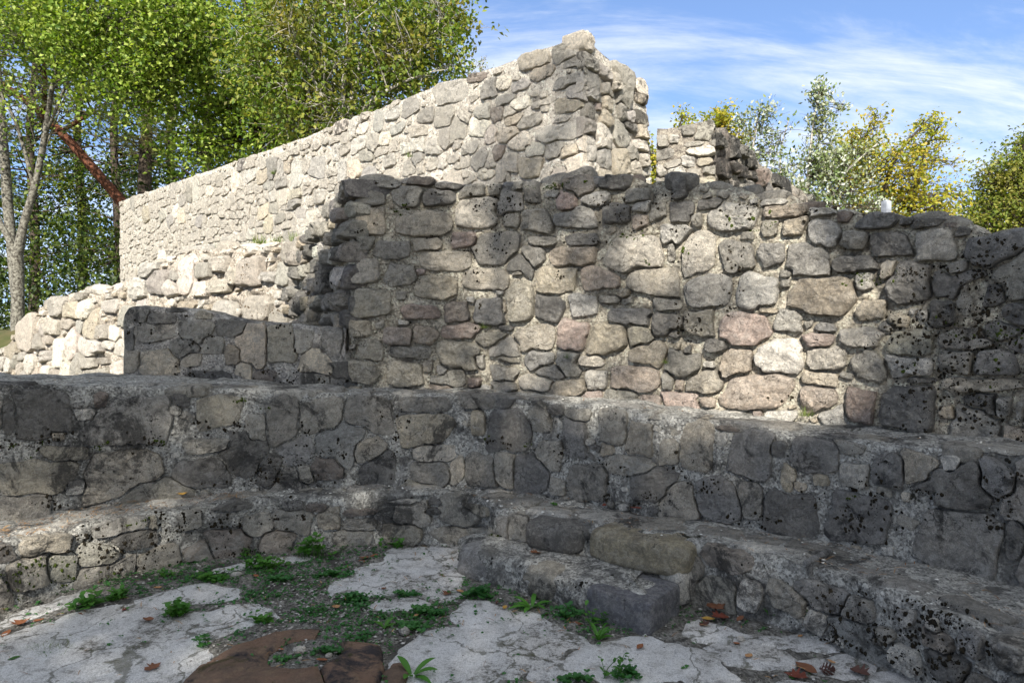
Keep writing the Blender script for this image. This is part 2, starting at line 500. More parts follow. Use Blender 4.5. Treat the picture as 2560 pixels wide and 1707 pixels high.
class Stone:
    __slots__ = ('s', 'z', 'a', 'b', 'r', 'k', 'col', 'al', 'pr', 'hero', 'cut')

    def __init__(self, s, z, a, b, r, k, col, al, pr, hero):
        self.s, self.z, self.a, self.b, self.r, self.k = s, z, a, b, r, k
        self.col, self.al, self.pr, self.hero = col, al, pr, hero
        G = random.gauss
        cut = [(i * math.pi / 2 + G(0, .17), random.uniform(.86, 1.04)) for i in range(4)]
        for i in range(4):
            if random.random() < .62:
                cut.append((i * math.pi / 2 + math.pi / 4 + G(0, .22), random.uniform(.98, 1.28)))
        self.cut = np.array([(math.cos(t) / c, math.sin(t) / c) for t, c in cut])


def heroes(face, origin, scale, lst, al=0.3, pr=0.05):
    out = []
    for e in lst:
        cx, cy, w, h, c = e[:5]; rot = e[5] if len(e) > 5 else 0
        u, v = origin[0] + cx / scale, origin[1] + cy / scale
        s, z, err = face.inv(u, v)
        if err > 14:
            continue
        wu, wv = w / scale / 2, h / scale / 2
        sa = face.inv(u - wu, v)[0]; sb = face.inv(u + wu, v)[0]
        za = face.inv(u, v - wv)[1]; zb = face.inv(u, v + wv)[1]
        a = abs(sb - sa) / 2 if abs(sb - sa) > 0.02 else 0.05
        dist = face.P(s, z)[1]; b = wv * dist / F * 1.02
        a = max(a, wu * dist / F * 0.9)
        lift = 0.0
        out.append(Stone(s, z, a * 1.05, b * 1.05, math.radians(-rot), random.uniform(2.6, 4.2), pal(c) * random.uniform(.9, 1.1),
                         al * random.uniform(.5, 1.4), pr * random.uniform(.6, 1.3), True))
    return out


def norm_(st, S, Z):
    ds, dz = S - st.s, Z - st.z
    if st.r:
        c, sn = math.cos(st.r), math.sin(st.r); ds, dz = ds * c + dz * sn, -ds * sn + dz * c
    x, y = ds / st.a, dz / st.b
    m = st.cut[0, 0] * x + st.cut[0, 1] * y
    for cx, cy in st.cut[1:]:
        m = np.maximum(m, cx * x + cy * y)
    return m


def fill(face, hs, row, width, palette, al, pr, s_rng=None, wild=0.25, top_gap=0.02, rng_=None, u_rng=(-260, 2820)):
    """Rough courses of random stones wherever no traced stone sits."""
    R = rng_ or np.random.default_rng(face.seed * 13 + 5)
    out = []
    s0, s1 = s_rng or (0, face.len)
    codes = [c for c, w in palette]; wts = np.array([w for c, w in palette], float); wts /= wts.sum()
    z = face.z0 - .02; row_i = 0; bigs = []
    zmax = face.ztop.max()
    while z < zmax:
        h = R.uniform(*row); s = s0 + R.uniform(-.1, .1)
        while s < s1:
            w = R.uniform(*width) * (h / np.mean(row)) ** .3
            hh = h * R.uniform(1 - wild, 1 + wild * .8)
            sc, zc = s + w / 2, z + h / 2 + R.uniform(-.5, .5) * wild * h
            zc += .55 * h * float(fbm(np.array([[sc * .9, row_i * 3.3, face.seed]]), 1.0, 2, 4)[0]); big = False
            if R.random() < wild * .55:
                q = R.uniform(1.35, 1.9); hh *= q; w *= R.uniform(.9, 1.25); zc += h * .4 * (q - 1); big = True
            ztp = face.z1(sc)
            if zc + hh * .35 < ztp and sc < s1 + .1:
                u, v = proj(face.P(sc, zc))
                if u_rng[0] < u < u_rng[1]:
                    ok = True
                    for t in hs + bigs[-60:]:
                        if abs(t.s - sc) < t.a * 1.3 and abs(t.z - zc) < t.b * 1.3 and norm_(t, sc, zc) < 1.12:
                            ok = False; break
                    if ok:
                        a_ = al(sc, zc) if callable(al) else al
                        out.append(Stone(sc, min(zc, ztp - hh * .4), w * .56, hh * .57, R.normal(0, .10), R.uniform(2.3, 4.5),
                                         pal(codes[R.choice(len(codes), p=wts)]) * R.uniform(.80, 1.20) * (1 + R.normal(0, .015, 3)),
                                         a_ * R.uniform(.4, 1.5), pr * R.uniform(.35, 1.35), False))
                        if big:
                            bigs.append(out[-1])
            s += w
        z += h; row_i += 1
    return out


def mend(face, sts, n, size, palette, al, pr, seed=3):
    """Small gallets in the wide joints."""
    R = np.random.default_rng(seed); codes = [c for c, w in palette]
    S = np.array([t.s for t in sts]); Z = np.array([t.z for t in sts]); A = np.array([max(t.a, t.b) for t in sts])
    out = []
    for _ in range(n):
        s = R.uniform(0, face.len); z = R.uniform(face.z0, face.z1(s) - .03)
        u, v = proj(face.P(s, z))
        if not -200 < u < 2760:
            continue
        idx = np.nonzero(np.hypot(S - s, Z - z) < A + .25)[0]
        mn = min((norm_(sts[i], s, z) for i in idx), default=9)
        mo = min((np.hypot(o.s - s, o.z - z) for o in out), default=9)
        if mn > 1.22 and mo > size * 1.5:
            a = size * R.uniform(.6, 1.5)
            out.append(Stone(s, z, a, a * R.uniform(.45, .85), R.normal(0, .3), 2.4, pal(codes[R.integers(len(codes))]) * R.uniform(.85, 1.2), al, pr * .6, False))
    return out


def stone_mesh(face, st, neigh, gap, N=22, rings=((1.03, -.07), (1.0, -.03), (.975, .55), (.92, .88), (.80, 1.0), (.64, 1.0), (.46, 1.0), (.24, 1.0)), rough=0.3, deep=0.0, topclip=None):
    ph = np.linspace(0, 2 * np.pi, N, endpoint=False) + random.uniform(0, .2)
    rmax = 1.12 * max(st.a, st.b) * 1.25; rr = np.linspace(.06, 1, 34) * rmax
    S = st.s + np.cos(ph)[:, None] * rr; Z = st.z + np.sin(ph)[:, None] * rr
    own = norm_(st, S, Z); bad = own > 1.04
    if topclip is not None:
        bad |= Z > face.z1(S) + topclip
    for t in neigh:
        bad |= norm_(t, S, Z) < own
    first = np.where(bad.any(1), bad.argmax(1), len(rr) - 1)
    r = rr[np.maximum(first - 1, 0)]
    r = np.minimum(r, np.minimum(np.roll(r, 1), np.roll(r, -1)) * 1.5)
    r = .84 * r + .08 * (np.roll(r, 1) + np.roll(r, -1))
    seedv = random.random() * 100
    jag = fbm(np.c_[np.cos(ph) * 2.2 + seedv, np.sin(ph) * 2.2, np.full(N, seedv)], 1.0, 3, 5)
    jag2 = fbm(np.c_[np.cos(ph) * 5 + seedv, np.sin(ph) * 5, np.full(N, seedv)], 1.0, 2, 6)
    r = np.maximum(r * (1 + .10 * jag + .07 * jag2) - gap / 2, .012)
    if r.mean() < .016:
        return None
    size = r.mean(); pr = st.pr * min(1.0, .45 + size / .16)
    # split faces: a few random cutting planes over a flat table
    tilt = np.random.default_rng(int(seedv * 1e4)).normal(0, .16, 2)
    R = np.random.default_rng(int(seedv * 1e4) + 1)
    pl = [(R.uniform(0, 6.28), R.uniform(.5, 1.5), R.uniform(.25, 1.2)) for _ in range(5)]
    V = []; base = face.P(st.s, st.z)
    for f, o in rings:
        q = np.minimum(r, r * f) if f <= 1 else r * f
        ds, dz = np.cos(ph) * q, np.sin(ph) * q
        if o <= 0:
            off = np.full(N, o - (deep if f > 1.01 else 0))
        else:
            x, y = ds / size, dz / size
            h = 1.0 + tilt[0] * x + tilt[1] * y
            for a, g, c in pl:
                h = np.minimum(h, 1 + (c - (np.cos(a) * x + np.sin(a) * y)) * g * .8)
            Pw = face.P(st.s + ds, st.z + dz)
            off = pr * o * np.clip(h, .12, 1.5) + (rough * pr * .7 + .009) * fbm(Pw, 21, 4, 9, .66) * o
            off = np.maximum(off, -.005)
            V.append(face.P(st.s + ds, st.z + dz, off)); continue
        V.append(face.P(st.s + ds, st.z + dz, off))
    V.append(face.P(np.array([st.s]), np.array([st.z]), pr * (1 + rough * .5 * fbm(base[None], 17, 2, 9))))
    V = np.vstack(V); m = len(rings)
    i = np.arange(N); j = (i + 1) % N
    Q = np.vstack([np.stack([k * N + i, k * N + j, (k + 1) * N + j, (k + 1) * N + i], 1) for k in range(m - 1)])
    T = np.stack([(m - 1) * N + i, (m - 1) * N + j, np.full(N, m * N)], 1)
    return V, Q, T, size


def lay(face, sts, parent, mat, gap=.02, N=22, rings=None, rough=.3, cap=300, prefix='stone', sharp=32, topclip=None):
    S = np.array([t.s for t in sts]); Z = np.array([t.z for t in sts]); A = np.array([max(t.a, t.b) for t in sts])
    res = []
    kw = {} if rings is None else dict(rings=rings)
    for i, t in enumerate(sts):
        idx = np.nonzero(np.hypot(S - t.s, Z - t.z) < (A + A[i]) * 1.25)[0]
        deep = .18 if t.z + t.b > face.z1(t.s) - .05 else 0
        g = stone_mesh(face, t, [sts[j] for j in idx if j != i], gap, N, rough=rough, deep=deep, topclip=topclip, **kw)
        if g:
            c = face.P(t.s, t.z); u, v = proj(c)
            vis = -60 < u < 2620
            res.append((vis, g[3] / c[1], c, g, t))
    res.sort(key=lambda x: (-int(x[0]), -x[1]))
    for vis, sz, c, g, t in res[:cap]:
        o = mk(prefix, g[0], [g[1], g[2]], mat, parent, loc=c, sharp=sharp)
        o.color = (*np.clip(t.col, .01, .9), float(np.clip(t.al, 0, 1)))
    if len(res) > cap:
        # those too small to pick apart: joined by colour family into one rest
        Vs, Qs, Ts, n = [], [], [], 0
        for vis, sz, c, g, t in res[cap:]:
            Vs.append(g[0]); Qs.append(g[1] + n); Ts.append(g[2] + n); n += len(g[0])
        o = mk('small_stones', np.vstack(Vs), [np.vstack(Qs), np.vstack(Ts)], mat, parent, loc=res[cap][2], sharp=sharp)
        o.color = (*np.mean([x[4].col for x in res[cap:]], axis=0), .4); o['kind'] = 'stuff'
    return res


def joints(face, sts, depth=.022, width=.016, under=.03, share=.6, seed=0):
    """How far the mortar falls back: open joints along the stone rims, and below the stones themselves."""
    ds = .014; s = np.arange(0, face.len + ds, ds); z = np.arange(face.z0 - .06, face.ztop.max() + .1, ds)
    D = np.full((len(s), len(z)), .5)
    for t in sts:
        m = max(t.a, t.b) * 1.5 + .05
        i0, i1 = np.searchsorted(s, [t.s - m, t.s + m]); j0, j1 = np.searchsorted(z, [t.z - m, t.z + m])
        if i1 <= i0 or j1 <= j0:
            continue
        S, Z = np.meshgrid(s[i0:i1], z[j0:j1], indexing='ij')
        D[i0:i1, j0:j1] = np.minimum(D[i0:i1, j0:j1], (norm_(t, S, Z) - 1.0) * min(t.a, t.b))
    S, Z = np.meshgrid(s, z, indexing='ij')
    f = fbm(np.stack([S * 5, Z * 5, 0 * S], -1), 1.0, 3, seed + 3)
    g = np.clip((f + share - .45) / .35, 0, 1)
    field = -depth * g * np.exp(-(np.maximum(D, 0) / width) ** 2) - under * np.clip(-D / .02, 0, 1)

    def at_(ss, zz):
        i = np.clip(((ss - s[0]) / ds).round().astype(int), 0, len(s) - 1); j = np.clip(((zz - z[0]) / ds).round().astype(int), 0, len(z) - 1)
        return field[i, j]
    return at_


def core(face, thick, mat, parent, name='mortar', back_drop=0.0, res=0.028, disp=.022, dfreq=11, bulge=0.0, topz=.03, top_n=None, s_rng=None, lip=.04, smear=None, sink=.006):
    """The mortared body of a wall: front sheet, rough top, back and ends in one mesh."""
    s0, s1 = s_rng or (0, face.len)
    s = np.arange(s0, s1 + res, res); s[-1] = s1
    zt = face.z1(s); nh = max(6, int((zt.max() - face.z0) / res)); nt_ = top_n or max(4, int(thick / max(res, .05)))
    rows = []
    for k in range(nh + 1):
        t = k / nh; z = face.z0 - .04 + (zt - face.z0 + .04) * t
        p = face.P(s, z); n_ = face.P(s, z, 1.0) - p
        d = fbm(p, dfreq, 4, face.seed) * disp - sink
        d = d + fbm(p, 2.3, 2, face.seed + 4) * bulge
        if t > .93:
            d = d - lip * ((t - .93) / .07) ** 2
        if smear is not None:
            d = d + smear(s, z)
        rows.append(p + n_ * d[:, None])
    for k in range(1, nt_ + 1):
        t = k / nt_; z = zt - back_drop * t
        p = face.P(s, zt); n_ = face.P(s, zt, 1.0) - p
        q = p - n_ * (thick * t); q[:, 2] = z
        q[:, 2] += fbm(q, 7, 4, face.seed + 8) * topz + topz * .5 * math.sin(math.pi * t)
        rows.append(q)
    q = rows[-1].copy(); q[:, 2] = face.z0 - .04; rows.append(q)
    G = np.array(rows); nr, ns = G.shape[:2]
    V = G.reshape(-1, 3); a = np.arange((nr - 1) * ns).reshape(nr - 1, ns)[:, :-1].ravel()
    Q = np.stack([a, a + 1, a + 1 + ns, a + ns], 1)
    T = []
    for e in (0, ns - 1):
        col = np.arange(nr) * ns + e
        V = np.vstack([V, V[col].mean(0)]); c = len(V) - 1
        j = np.roll(col, -1)
        tt = np.stack([col, j, np.full(nr, c)], 1)
        T.append(tt if e == 0 else tt[:, ::-1])
    return mk(name, V, [Q, np.vstack(T)], mat, parent, loc=WLOC[parent.name])


def rock(name, c, size, yaw, mat, parent, col, al=.3, k=5, n=6, rough=.10, seed=0, tilt=(0, 0), lab=None):
    """A squarish block with worn arrises."""
    V, idx = [], {}
    F_ = []
    g = np.linspace(-1, 1, n + 1)

    def vid(p):
        key = tuple(np.round(p, 5))
        if key not in idx:
            idx[key] = len(V); V.append(p)
        return idx[key]
    for ax in range(3):
        for sg in (-1, 1):
            for i in range(n):
                for j in range(n):
                    q = []
                    for (a, b) in ((i, j), (i + 1, j), (i + 1, j + 1), (i, j + 1)):
                        p = np.zeros(3); p[ax] = sg; p[(ax + 1) % 3] = g[a]; p[(ax + 2) % 3] = g[b]; q.append(vid(p))
                    F_.append(q if sg > 0 else q[::-1])
    V = np.array(V); V = V / (np.abs(V) ** k).sum(1)[:, None] ** (1 / k)
    V = V * (np.asarray(size) / 2)
    m = float(np.min(size))
    nrm = V / np.linalg.norm(V, axis=1)[:, None]
    V = V + nrm * (fbm(V + seed * 3.7, 3.0 / max(m, .05) * .5, 4, seed)[:, None] * m * rough * 1.6)
    cy, sy = math.cos(yaw), math.sin(yaw)
    Rm = np.array([[cy, -sy, 0], [sy, cy, 0], [0, 0, 1]])
    tx, ty = tilt
    Rm = Rm @ np.array([[1, 0, 0], [0, math.cos(tx), -math.sin(tx)], [0, math.sin(tx), math.cos(tx)]]) @ np.array([[math.cos(ty), 0, math.sin(ty)], [0, 1, 0], [-math.sin(ty), 0, math.cos(ty)]])
    V = V @ Rm.T + np.asarray(c)
    o = mk(name, V, [np.array(F_)], mat, parent, loc=c, sharp=42)
    o.color = (*col, al)
    return o


def cap_rocks(face, parent, mat, n, size, codes, al, seed, s_rng=None, back=.12, sink=.3):
    R = np.random.default_rng(seed); s0, s1 = s_rng or (0.05, face.len - .05)
    for i in range(n):
        s = s0 + (i + R.uniform(.1, .9)) * (s1 - s0) / n
        w = R.uniform(*size); h = w * R.uniform(.35, .65)
        z = face.z1(s)
        c = face.P(s, z, -R.uniform(.3, 1.0) * back - .03); c[2] = z + h * (.5 - sink - R.uniform(0, .25))
        t = face.P(s + .05, z) - face.P(s - .05, z)
        rock('stone', c, (w, w * R.uniform(.6, .9), h), math.atan2(t[1], t[0]) + R.normal(0, .25), mat, parent, pal(codes[R.integers(len(codes))]) * R.uniform(.8, 1.15), al, k=3.2, n=5, rough=.12, seed=seed * 50 + i, tilt=(R.normal(0, .12), R.normal(0, .12)))


def moss_on(face, parent, clusters, mat, name='moss', seed=1, rad=(.004, .013), more=1.6, spread=1.25):
    """Cushions of moss: clusters of (u, v, ru, rv, count) in photograph pixels, each cushion seated on the surface it grows on."""
    bvh = BVH.get(parent.name)
    if bvh is None:
        Vs, Fs, n = [], [], 0
        for o in parent.children:
            me = o.data; co = np.empty(len(me.vertices) * 3); me.vertices.foreach_get('co', co)
            Vs.append(co.reshape(-1, 3) + np.array(WLOC[o.name])); Fs += [[i + n for i in p.vertices] for p in me.polygons]; n += len(me.vertices)
        bvh = BVH[parent.name] = BVHTree.FromPolygons(np.vstack(Vs).tolist(), Fs)
    R = np.random.default_rng(seed); Vo, Fo, n = [], [], 0
    ph = np.linspace(0, 2 * np.pi, 8)[:-1]; k = np.arange(7); j = (k + 1) % 7
    F0 = np.vstack([np.stack([k, j, j + 7], 1), np.stack([k, j + 7, k + 7], 1), np.stack([k + 7, j + 7, np.full(7, 14)], 1)])
    for (u, v, ru, rv, cnt) in clusters:
        s, z, e = face.inv(u, v)
        d = face.P(s, z)[1]; a = (abs(face.inv(u + ru, v)[0] - face.inv(u - ru, v)[0]) / 2 + .01) * spread; b = rv * d / F * spread
        cnt = int(cnt * more)
        sub = [(R.normal(0, .65), R.normal(0, .65), R.uniform(.06, .34)) for _ in range(max(2, cnt // 9))]
        for i in range(cnt):
            c = sub[R.integers(len(sub))]
            ss = s + (c[0] + R.normal(0, c[2])) * a; zz = z + (c[1] + R.normal(0, c[2])) * b
            if zz > face.z1(ss) + .02 or zz < face.z0 - .02 or not (0 < ss < face.len):
                continue
            q = face.P(ss, zz, .3); dn = face.P(ss, zz, 0) - q
            hit = bvh.ray_cast(Vector(q), Vector(dn).normalized(), .6)
            if hit[0] is None:
                continue
            p = np.array(hit[0]); nn = np.array(hit[1]); nn = nn * .7 - dn / np.linalg.norm(dn) * .3; nn /= np.linalg.norm(nn)
            x = np.cross(nn, [0, 0, 1.]); x /= np.linalg.norm(x) + 1e-9; y = np.cross(nn, x)
            r = rad[0] * .6 + (rad[1] - rad[0]) * R.random() ** 5
            rr = r * (1 + .22 * R.normal(size=7).clip(-1.5, 1.5)); st = R.uniform(.8, 1.5)
            ring = np.cos(ph)[:, None] * x + np.sin(ph)[:, None] * y * st
            Vo.append(np.vstack([p + ring * rr[:, None] * 1.05 - nn * .004, p + ring * rr[:, None] * .72 + nn * r * .30, p + nn * r * .46]))
            Fo.append(F0[:, ::-1] + n); n += 15
    if Vo:
        o = mk(name, np.vstack(Vo), [np.vstack(Fo)], mat, parent, loc=WLOC[parent.name]); o['kind'] = 'stuff'
        return o


BVH = {}


def tread_stones(face, parent, mat, n, depth, codes, al, seed, u_rng=(-120, 2680)):
    R = np.random.default_rng(seed); k = 0
    while k < n:
        s = R.uniform(.1, face.len - .1); z = face.z1(s); w = R.uniform(.16, .40); dpt = R.uniform(.10, .2)
        c = face.P(s, z, -R.uniform(.4, 1) * depth); u, v = proj(c)
        if not u_rng[0] < u < u_rng[1]:
            continue
        c[2] = z - .026 + R.uniform(-.006, .010); t = face.P(s + .05, z) - face.P(s - .05, z)
        rock('stone', c, (w, dpt, .085), math.atan2(t[1], t[0]) + R.normal(0, .12), mat, parent, pal(codes[R.integers(len(codes))]) * R.uniform(.8, 1.1), al, k=5, n=6, rough=.10, seed=seed * 40 + k, tilt=(R.normal(0, .04), R.normal(0, .04)))
        k += 1

SMOOTH_R = ((1.03, -.06), (1.0, -.03), (.98, .5), (.94, .95), (.8, 1.0), (.62, 1.0), (.44, 1.0), (.22, 1.0))
FLAT_R = ((1.03, -.06), (1.0, -.025), (.965, .75), (.85, 1.0), (.6, 1.0), (.3, 1.0))
# ------------------------------------------------------------------ the bastion (shaded apse wall)
Z5 = ((850, 430), 2.735); Z6 = ((1700, 500), 2.735); ZA = ((0, 930), 2.735); ZB = ((850, 930), 2.735); ZC = ((1700, 930), 2.735); ZD = ((1700, 1130), 2.717)
ZS = ((250, 740), 3.618)
B5 = [(80,130,140,120,'ty'),(270,72,300,80,'gw',4),(555,62,200,70,'nd'),(750,92,200,50,'d'),(200,185,220,110,'g'),(450,170,200,160,'g'),(675,165,235,115,'dd',-3),(895,130,180,90,'g'),
(1055,130,90,90,'g'),(1220,95,80,60,'g'),(1315,140,110,150,'gd'),(1640,90,220,170,'gn'),(1890,80,210,110,'d'),(1450,155,120,50,'w'),(1750,185,230,110,'wb'),(2030,150,180,110,'g'),(2310,110,110,180,'d'),
(220,340,220,230,'t'),(570,350,390,180,'gt'),(930,270,320,220,'tw'),(1180,330,130,120,'g'),(1330,330,220,150,'g'),(1590,320,290,160,'gb'),(2080,240,140,80,'w'),(2180,260,130,120,'g'),(2050,345,110,100,'pt'),(1890,300,200,150,'d'),
(95,510,90,140,'wb'),(350,540,290,130,'gd'),(600,500,200,110,'tg'),(850,465,170,110,'p'),(1070,530,320,230,'gd'),(1400,475,210,80,'g'),(1660,470,240,100,'d'),(1320,580,160,150,'gd'),(1580,590,340,140,'nt'),(2000,560,410,260,'tw'),(2290,420,210,150,'w'),(2260,540,60,160,'g'),
(180,680,190,170,'wt'),(410,700,200,150,'g'),(555,675,80,50,'p'),(720,610,330,150,'tg'),(660,800,340,160,'yt'),(1000,740,340,160,'tg'),(1230,690,170,50,'g'),(1470,740,310,210,'ty'),(1770,735,250,160,'pt'),(2140,740,420,180,'tg',4),
(210,900,260,200,'yg'),(420,845,80,70,'g'),(540,960,290,110,'pn'),(800,950,170,160,'nd'),(1010,950,220,200,'db'),(1240,890,200,270,'yg'),(1440,940,190,180,'d'),(1660,920,200,150,'w'),(1090,825,50,40,'w'),(1120,915,25,100,'t'),(1940,820,100,70,'t'),(1830,880,180,60,'g'),(2000,990,380,130,'db'),(2230,900,200,100,'g'),
(135,1070,150,120,'yt'),(390,1115,210,130,'gp'),(585,1120,170,130,'nt'),(820,1080,310,110,'pn',-4),(1140,1075,110,50,'d'),(1030,1140,240,110,'gy'),(1310,1150,350,200,'tg'),(1590,1130,220,260,'p',8),(1830,1140,270,210,'ty'),(2130,1240,310,190,'t',8),(2300,1090,110,100,'d'),(2300,1210,80,100,'t'),
(210,1220,190,150,'yg'),(490,1240,300,90,'g'),(830,1250,290,210,'yg'),(1140,1270,220,70,'yg',8),(960,1290,80,90,'g'),
(160,1370,220,160,'gy'),(430,1390,270,190,'gy'),(600,1330,80,100,'t'),(690,1370,80,80,'wb'),(910,1430,90,70,'np'),(1130,1390,220,140,'g'),(1330,1440,300,120,'wt'),(1440,1360,240,110,'bg'),(1700,1290,250,90,'wt'),(1560,1480,300,130,'t',-8),(1770,1440,190,150,'gw'),(1990,1420,390,210,'pt'),(2250,1430,110,180,'g'),(2330,1450,80,120,'pt'),(210,1495,200,50,'w'),(700,1480,250,80,'pt'),(1010,1480,100,60,'w')]
B6 = [(200,30,190,90,'d'),(120,150,80,100,'g'),(360,125,340,190,'gw'),(640,12,200,50,'w'),(710,75,320,100,'tn'),(970,75,180,60,'w'),(1110,110,100,80,'n'),(1370,150,240,130,'bd'),(1560,140,110,60,'d'),(1700,155,260,70,'d'),(1830,170,100,50,'nd'),
(790,190,170,130,'t'),(600,190,130,130,'dy'),(970,230,210,200,'bw'),(130,360,240,310,'tw'),(385,380,260,220,'dg'),(620,380,190,160,'gb',-12),(880,400,310,270,'gb'),(1190,275,210,130,'g'),(1440,295,290,170,'d'),(1750,310,280,230,'gw'),(2160,350,400,240,'db'),(1920,210,90,80,'d'),
(1190,435,300,120,'d'),(1430,470,110,130,'tg'),(1260,560,130,140,'gw'),(1600,580,370,280,'d'),(1900,490,210,110,'bg',-8),(180,630,330,240,'gb'),(530,610,290,260,'w'),(720,500,100,70,'g'),(720,570,90,60,'g'),(960,660,480,270,'ny'),(1310,740,200,150,'t'),(590,745,140,50,'t'),
(120,850,260,190,'dy'),(450,880,370,240,'p'),(750,830,200,160,'wg'),(980,860,180,70,'db'),(930,950,240,110,'p'),(1230,930,290,140,'tw'),(1490,820,150,100,'ty'),(2180,640,190,200,'d'),(1800,760,200,200,'d'),
(50,1040,120,120,'d'),(240,1000,180,100,'d'),(380,1100,220,190,'nt'),(680,1060,330,250,'Ww'),(1010,1080,300,180,'wt'),(1330,1130,310,190,'g'),(200,1120,80,50,'gw'),
(150,1260,310,170,'tg'),(510,1310,470,250,'tp'),(940,1220,300,100,'t'),(960,1350,280,190,'tp'),(1230,1390,220,240,'np'),(1550,1420,390,300,'d'),(200,1390,170,80,'tp'),(540,1480,70,70,'np'),(310,1470,350,90,'w'),(680,1480,230,100,'w'),(1040,1490,230,150,'w'),(860,1545,240,50,'wg'),
(1640,1220,200,60,'d'),(1900,1080,300,200,'g'),(2150,1100,300,220,'db'),(2050,1280,500,130,'gt'),(2210,1390,110,180,'wg'),(2070,1350,300,250,'d'),(1820,1450,100,100,'t'),(2330,1430,60,160,'g'),(2200,900,260,150,'d'),(1950,640,120,300,'g')]

bastion = thing('apse_wall', (0.6, 4.7, 0.9), 'curved grey rubble stone wall with black moss spots standing above the benches in the dappled shade', 'wall')
f_b = Face([(-1.2, 5.0), (-.4, 5.02), (.05, 4.9), (.55, 4.66), (1.0, 4.42), (1.75, 4.0), (2.25, 3.55), (2.6, 3.1), (3.0, 2.3)], 0.88,
           [(840, 470), (870, 462), (900, 448), (1000, 452), (1100, 462), (1250, 474), (1400, 456), (1450, 446), (1560, 455), (1650, 458), (1750, 452), (1850, 472), (1950, 494), (2050, 524), (2150, 540), (2300, 555), (2400, 570), (2560, 590), (2900, 640)],
           batter=.075, ragged=.05, seed=3)


def al_b(s, z):
    u, v = proj(f_b.P(s, z))
    return .25 + .22 * np.clip((u - 2150) / 200, 0, 1) * np.clip((v - 560) / 150, 0, 1) + .14 * np.clip((620 - v) / 120, 0, 1)


hb = heroes(f_b, *Z5, B5, .32, .042) + heroes(f_b, *Z6, B6, .34, .046)
for t in hb:
    t.al = float(np.clip(al_b(t.s, t.z) * random.uniform(.6, 1.3), .08, .85))
PB = [('g', 4), ('gd', 3), ('d', 3), ('t', 2), ('yg', 2), ('w', 1.2), ('p', .7), ('n', .6), ('gb', 2)]
fb = fill(f_b, hb, (.13, .21), (.16, .33), PB, al_b, .045)
mb = mend(f_b, hb + fb, 2600, .03, [('t', 2), ('g', 2), ('w', 1)], .2, .05)
core(f_b, .75, M['mortar_bast'], bastion, res=.017, disp=.022, dfreq=15, bulge=.012, sink=.010, topz=.06, back_drop=.05, s_rng=(.06, f_b.len), smear=joints(f_b, hb + fb + mb, .018, .011, .012, .42, 1))
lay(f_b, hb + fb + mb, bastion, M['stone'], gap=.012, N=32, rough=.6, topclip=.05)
cap_rocks(f_b, bastion, M['stone'], 26, (.12, .27), ['g', 'g', 'gd', 'n', 'b'], .35, 5, (0.05, 4.9), sink=.42)
# its broken left end
f_bs = Face([(-2.75, 8.3), (-2.3, 7.25), (-1.75, 6.1), (-1.2, 5.0)], 0.88, [(690, 650), (720, 634), (745, 618), (760, 598), (785, 570), (810, 540), (830, 512), (850, 486), (872, 458), (900, 448)], batter=.07, ragged=.07, seed=5)
core(f_bs, .5, M['mortar_bast'], bastion, name='end_mortar', res=.03, disp=.05, dfreq=9, topz=.06, s_rng=(0, f_bs.len - .07))
fbs = fill(f_bs, [], (.14, .22), (.16, .32), [('g', 3), ('d', 3), ('gd', 2), ('t', 1.5), ('w', .6)], .45, .11)
lay(f_bs, fbs, bastion, M['stone'], gap=.03, N=16, rough=.45)
cap_rocks(f_bs, bastion, M['stone'], 9, (.14, .24), ['d', 'g', 'gd', 't'], .5, 6, (1.2, f_bs.len - .25), sink=.62)
moss_on(f_b, bastion, [(1250, 480, 30, 26, 40), (1270, 530, 45, 25, 70), (1350, 505, 40, 20, 40), (1210, 525, 25, 22, 30), (1010, 520, 14, 10, 16), (1105, 590, 28, 10, 26), (1215, 630, 40, 35, 60), (1240, 590, 24, 18, 24),
    (1205, 690, 30, 20, 34), (1390, 690, 20, 18, 20), (1620, 520, 45, 20, 50), (1520, 500, 30, 18, 30), (1690, 540, 40, 40, 40), (1720, 800, 26, 30, 34), (1735, 830, 30, 18, 26), (1780, 760, 30, 25, 30), (1200, 780, 8, 26, 14), (1155, 490, 14, 12, 14),
    (1900, 520, 40, 14, 40), (2020, 535, 30, 16, 30), (2250, 690, 45, 18, 60), (2440, 720, 55, 70, 160), (2350, 800, 70, 60, 130), (2260, 830, 60, 45, 90), (2430, 860, 90, 70, 170), (2520, 780, 60, 70, 110), (2300, 930, 50, 45, 120), (2380, 1010, 70, 50, 180),
    (2500, 1010, 60, 60, 140), (2480, 600, 60, 25, 40), (2400, 660, 45, 20, 50), (1960, 990, 25, 15, 20), (1580, 545, 30, 20, 30), (1480, 600, 20, 12, 12), (1850, 690, 26, 40, 50), (1830, 590, 20, 40, 30), (980, 470, 20, 10, 14), (925, 580, 14, 12, 16), (1080, 500, 16, 10, 12)],
    M['moss'], seed=2, rad=(.004, .013))
moss_on(f_b, bastion, [(1380, 468, 26, 8, 60), (1010, 528, 22, 9, 26), (1890, 560, 50, 14, 30), (2200, 690, 60, 16, 40), (2450, 870, 80, 60, 70), (1690, 590, 40, 40, 24), (1580, 590, 20, 12, 20)], M['moss_green'], name='green_moss', seed=3, rad=(.005, .014))
moss_on(f_bs, bastion, [(790, 620, 40, 60, 60), (800, 700, 30, 60, 70), (760, 760, 40, 30, 50), (830, 560, 14, 50, 40), (835, 700, 12, 80, 50)], M['moss'], seed=4, rad=(.004, .013))

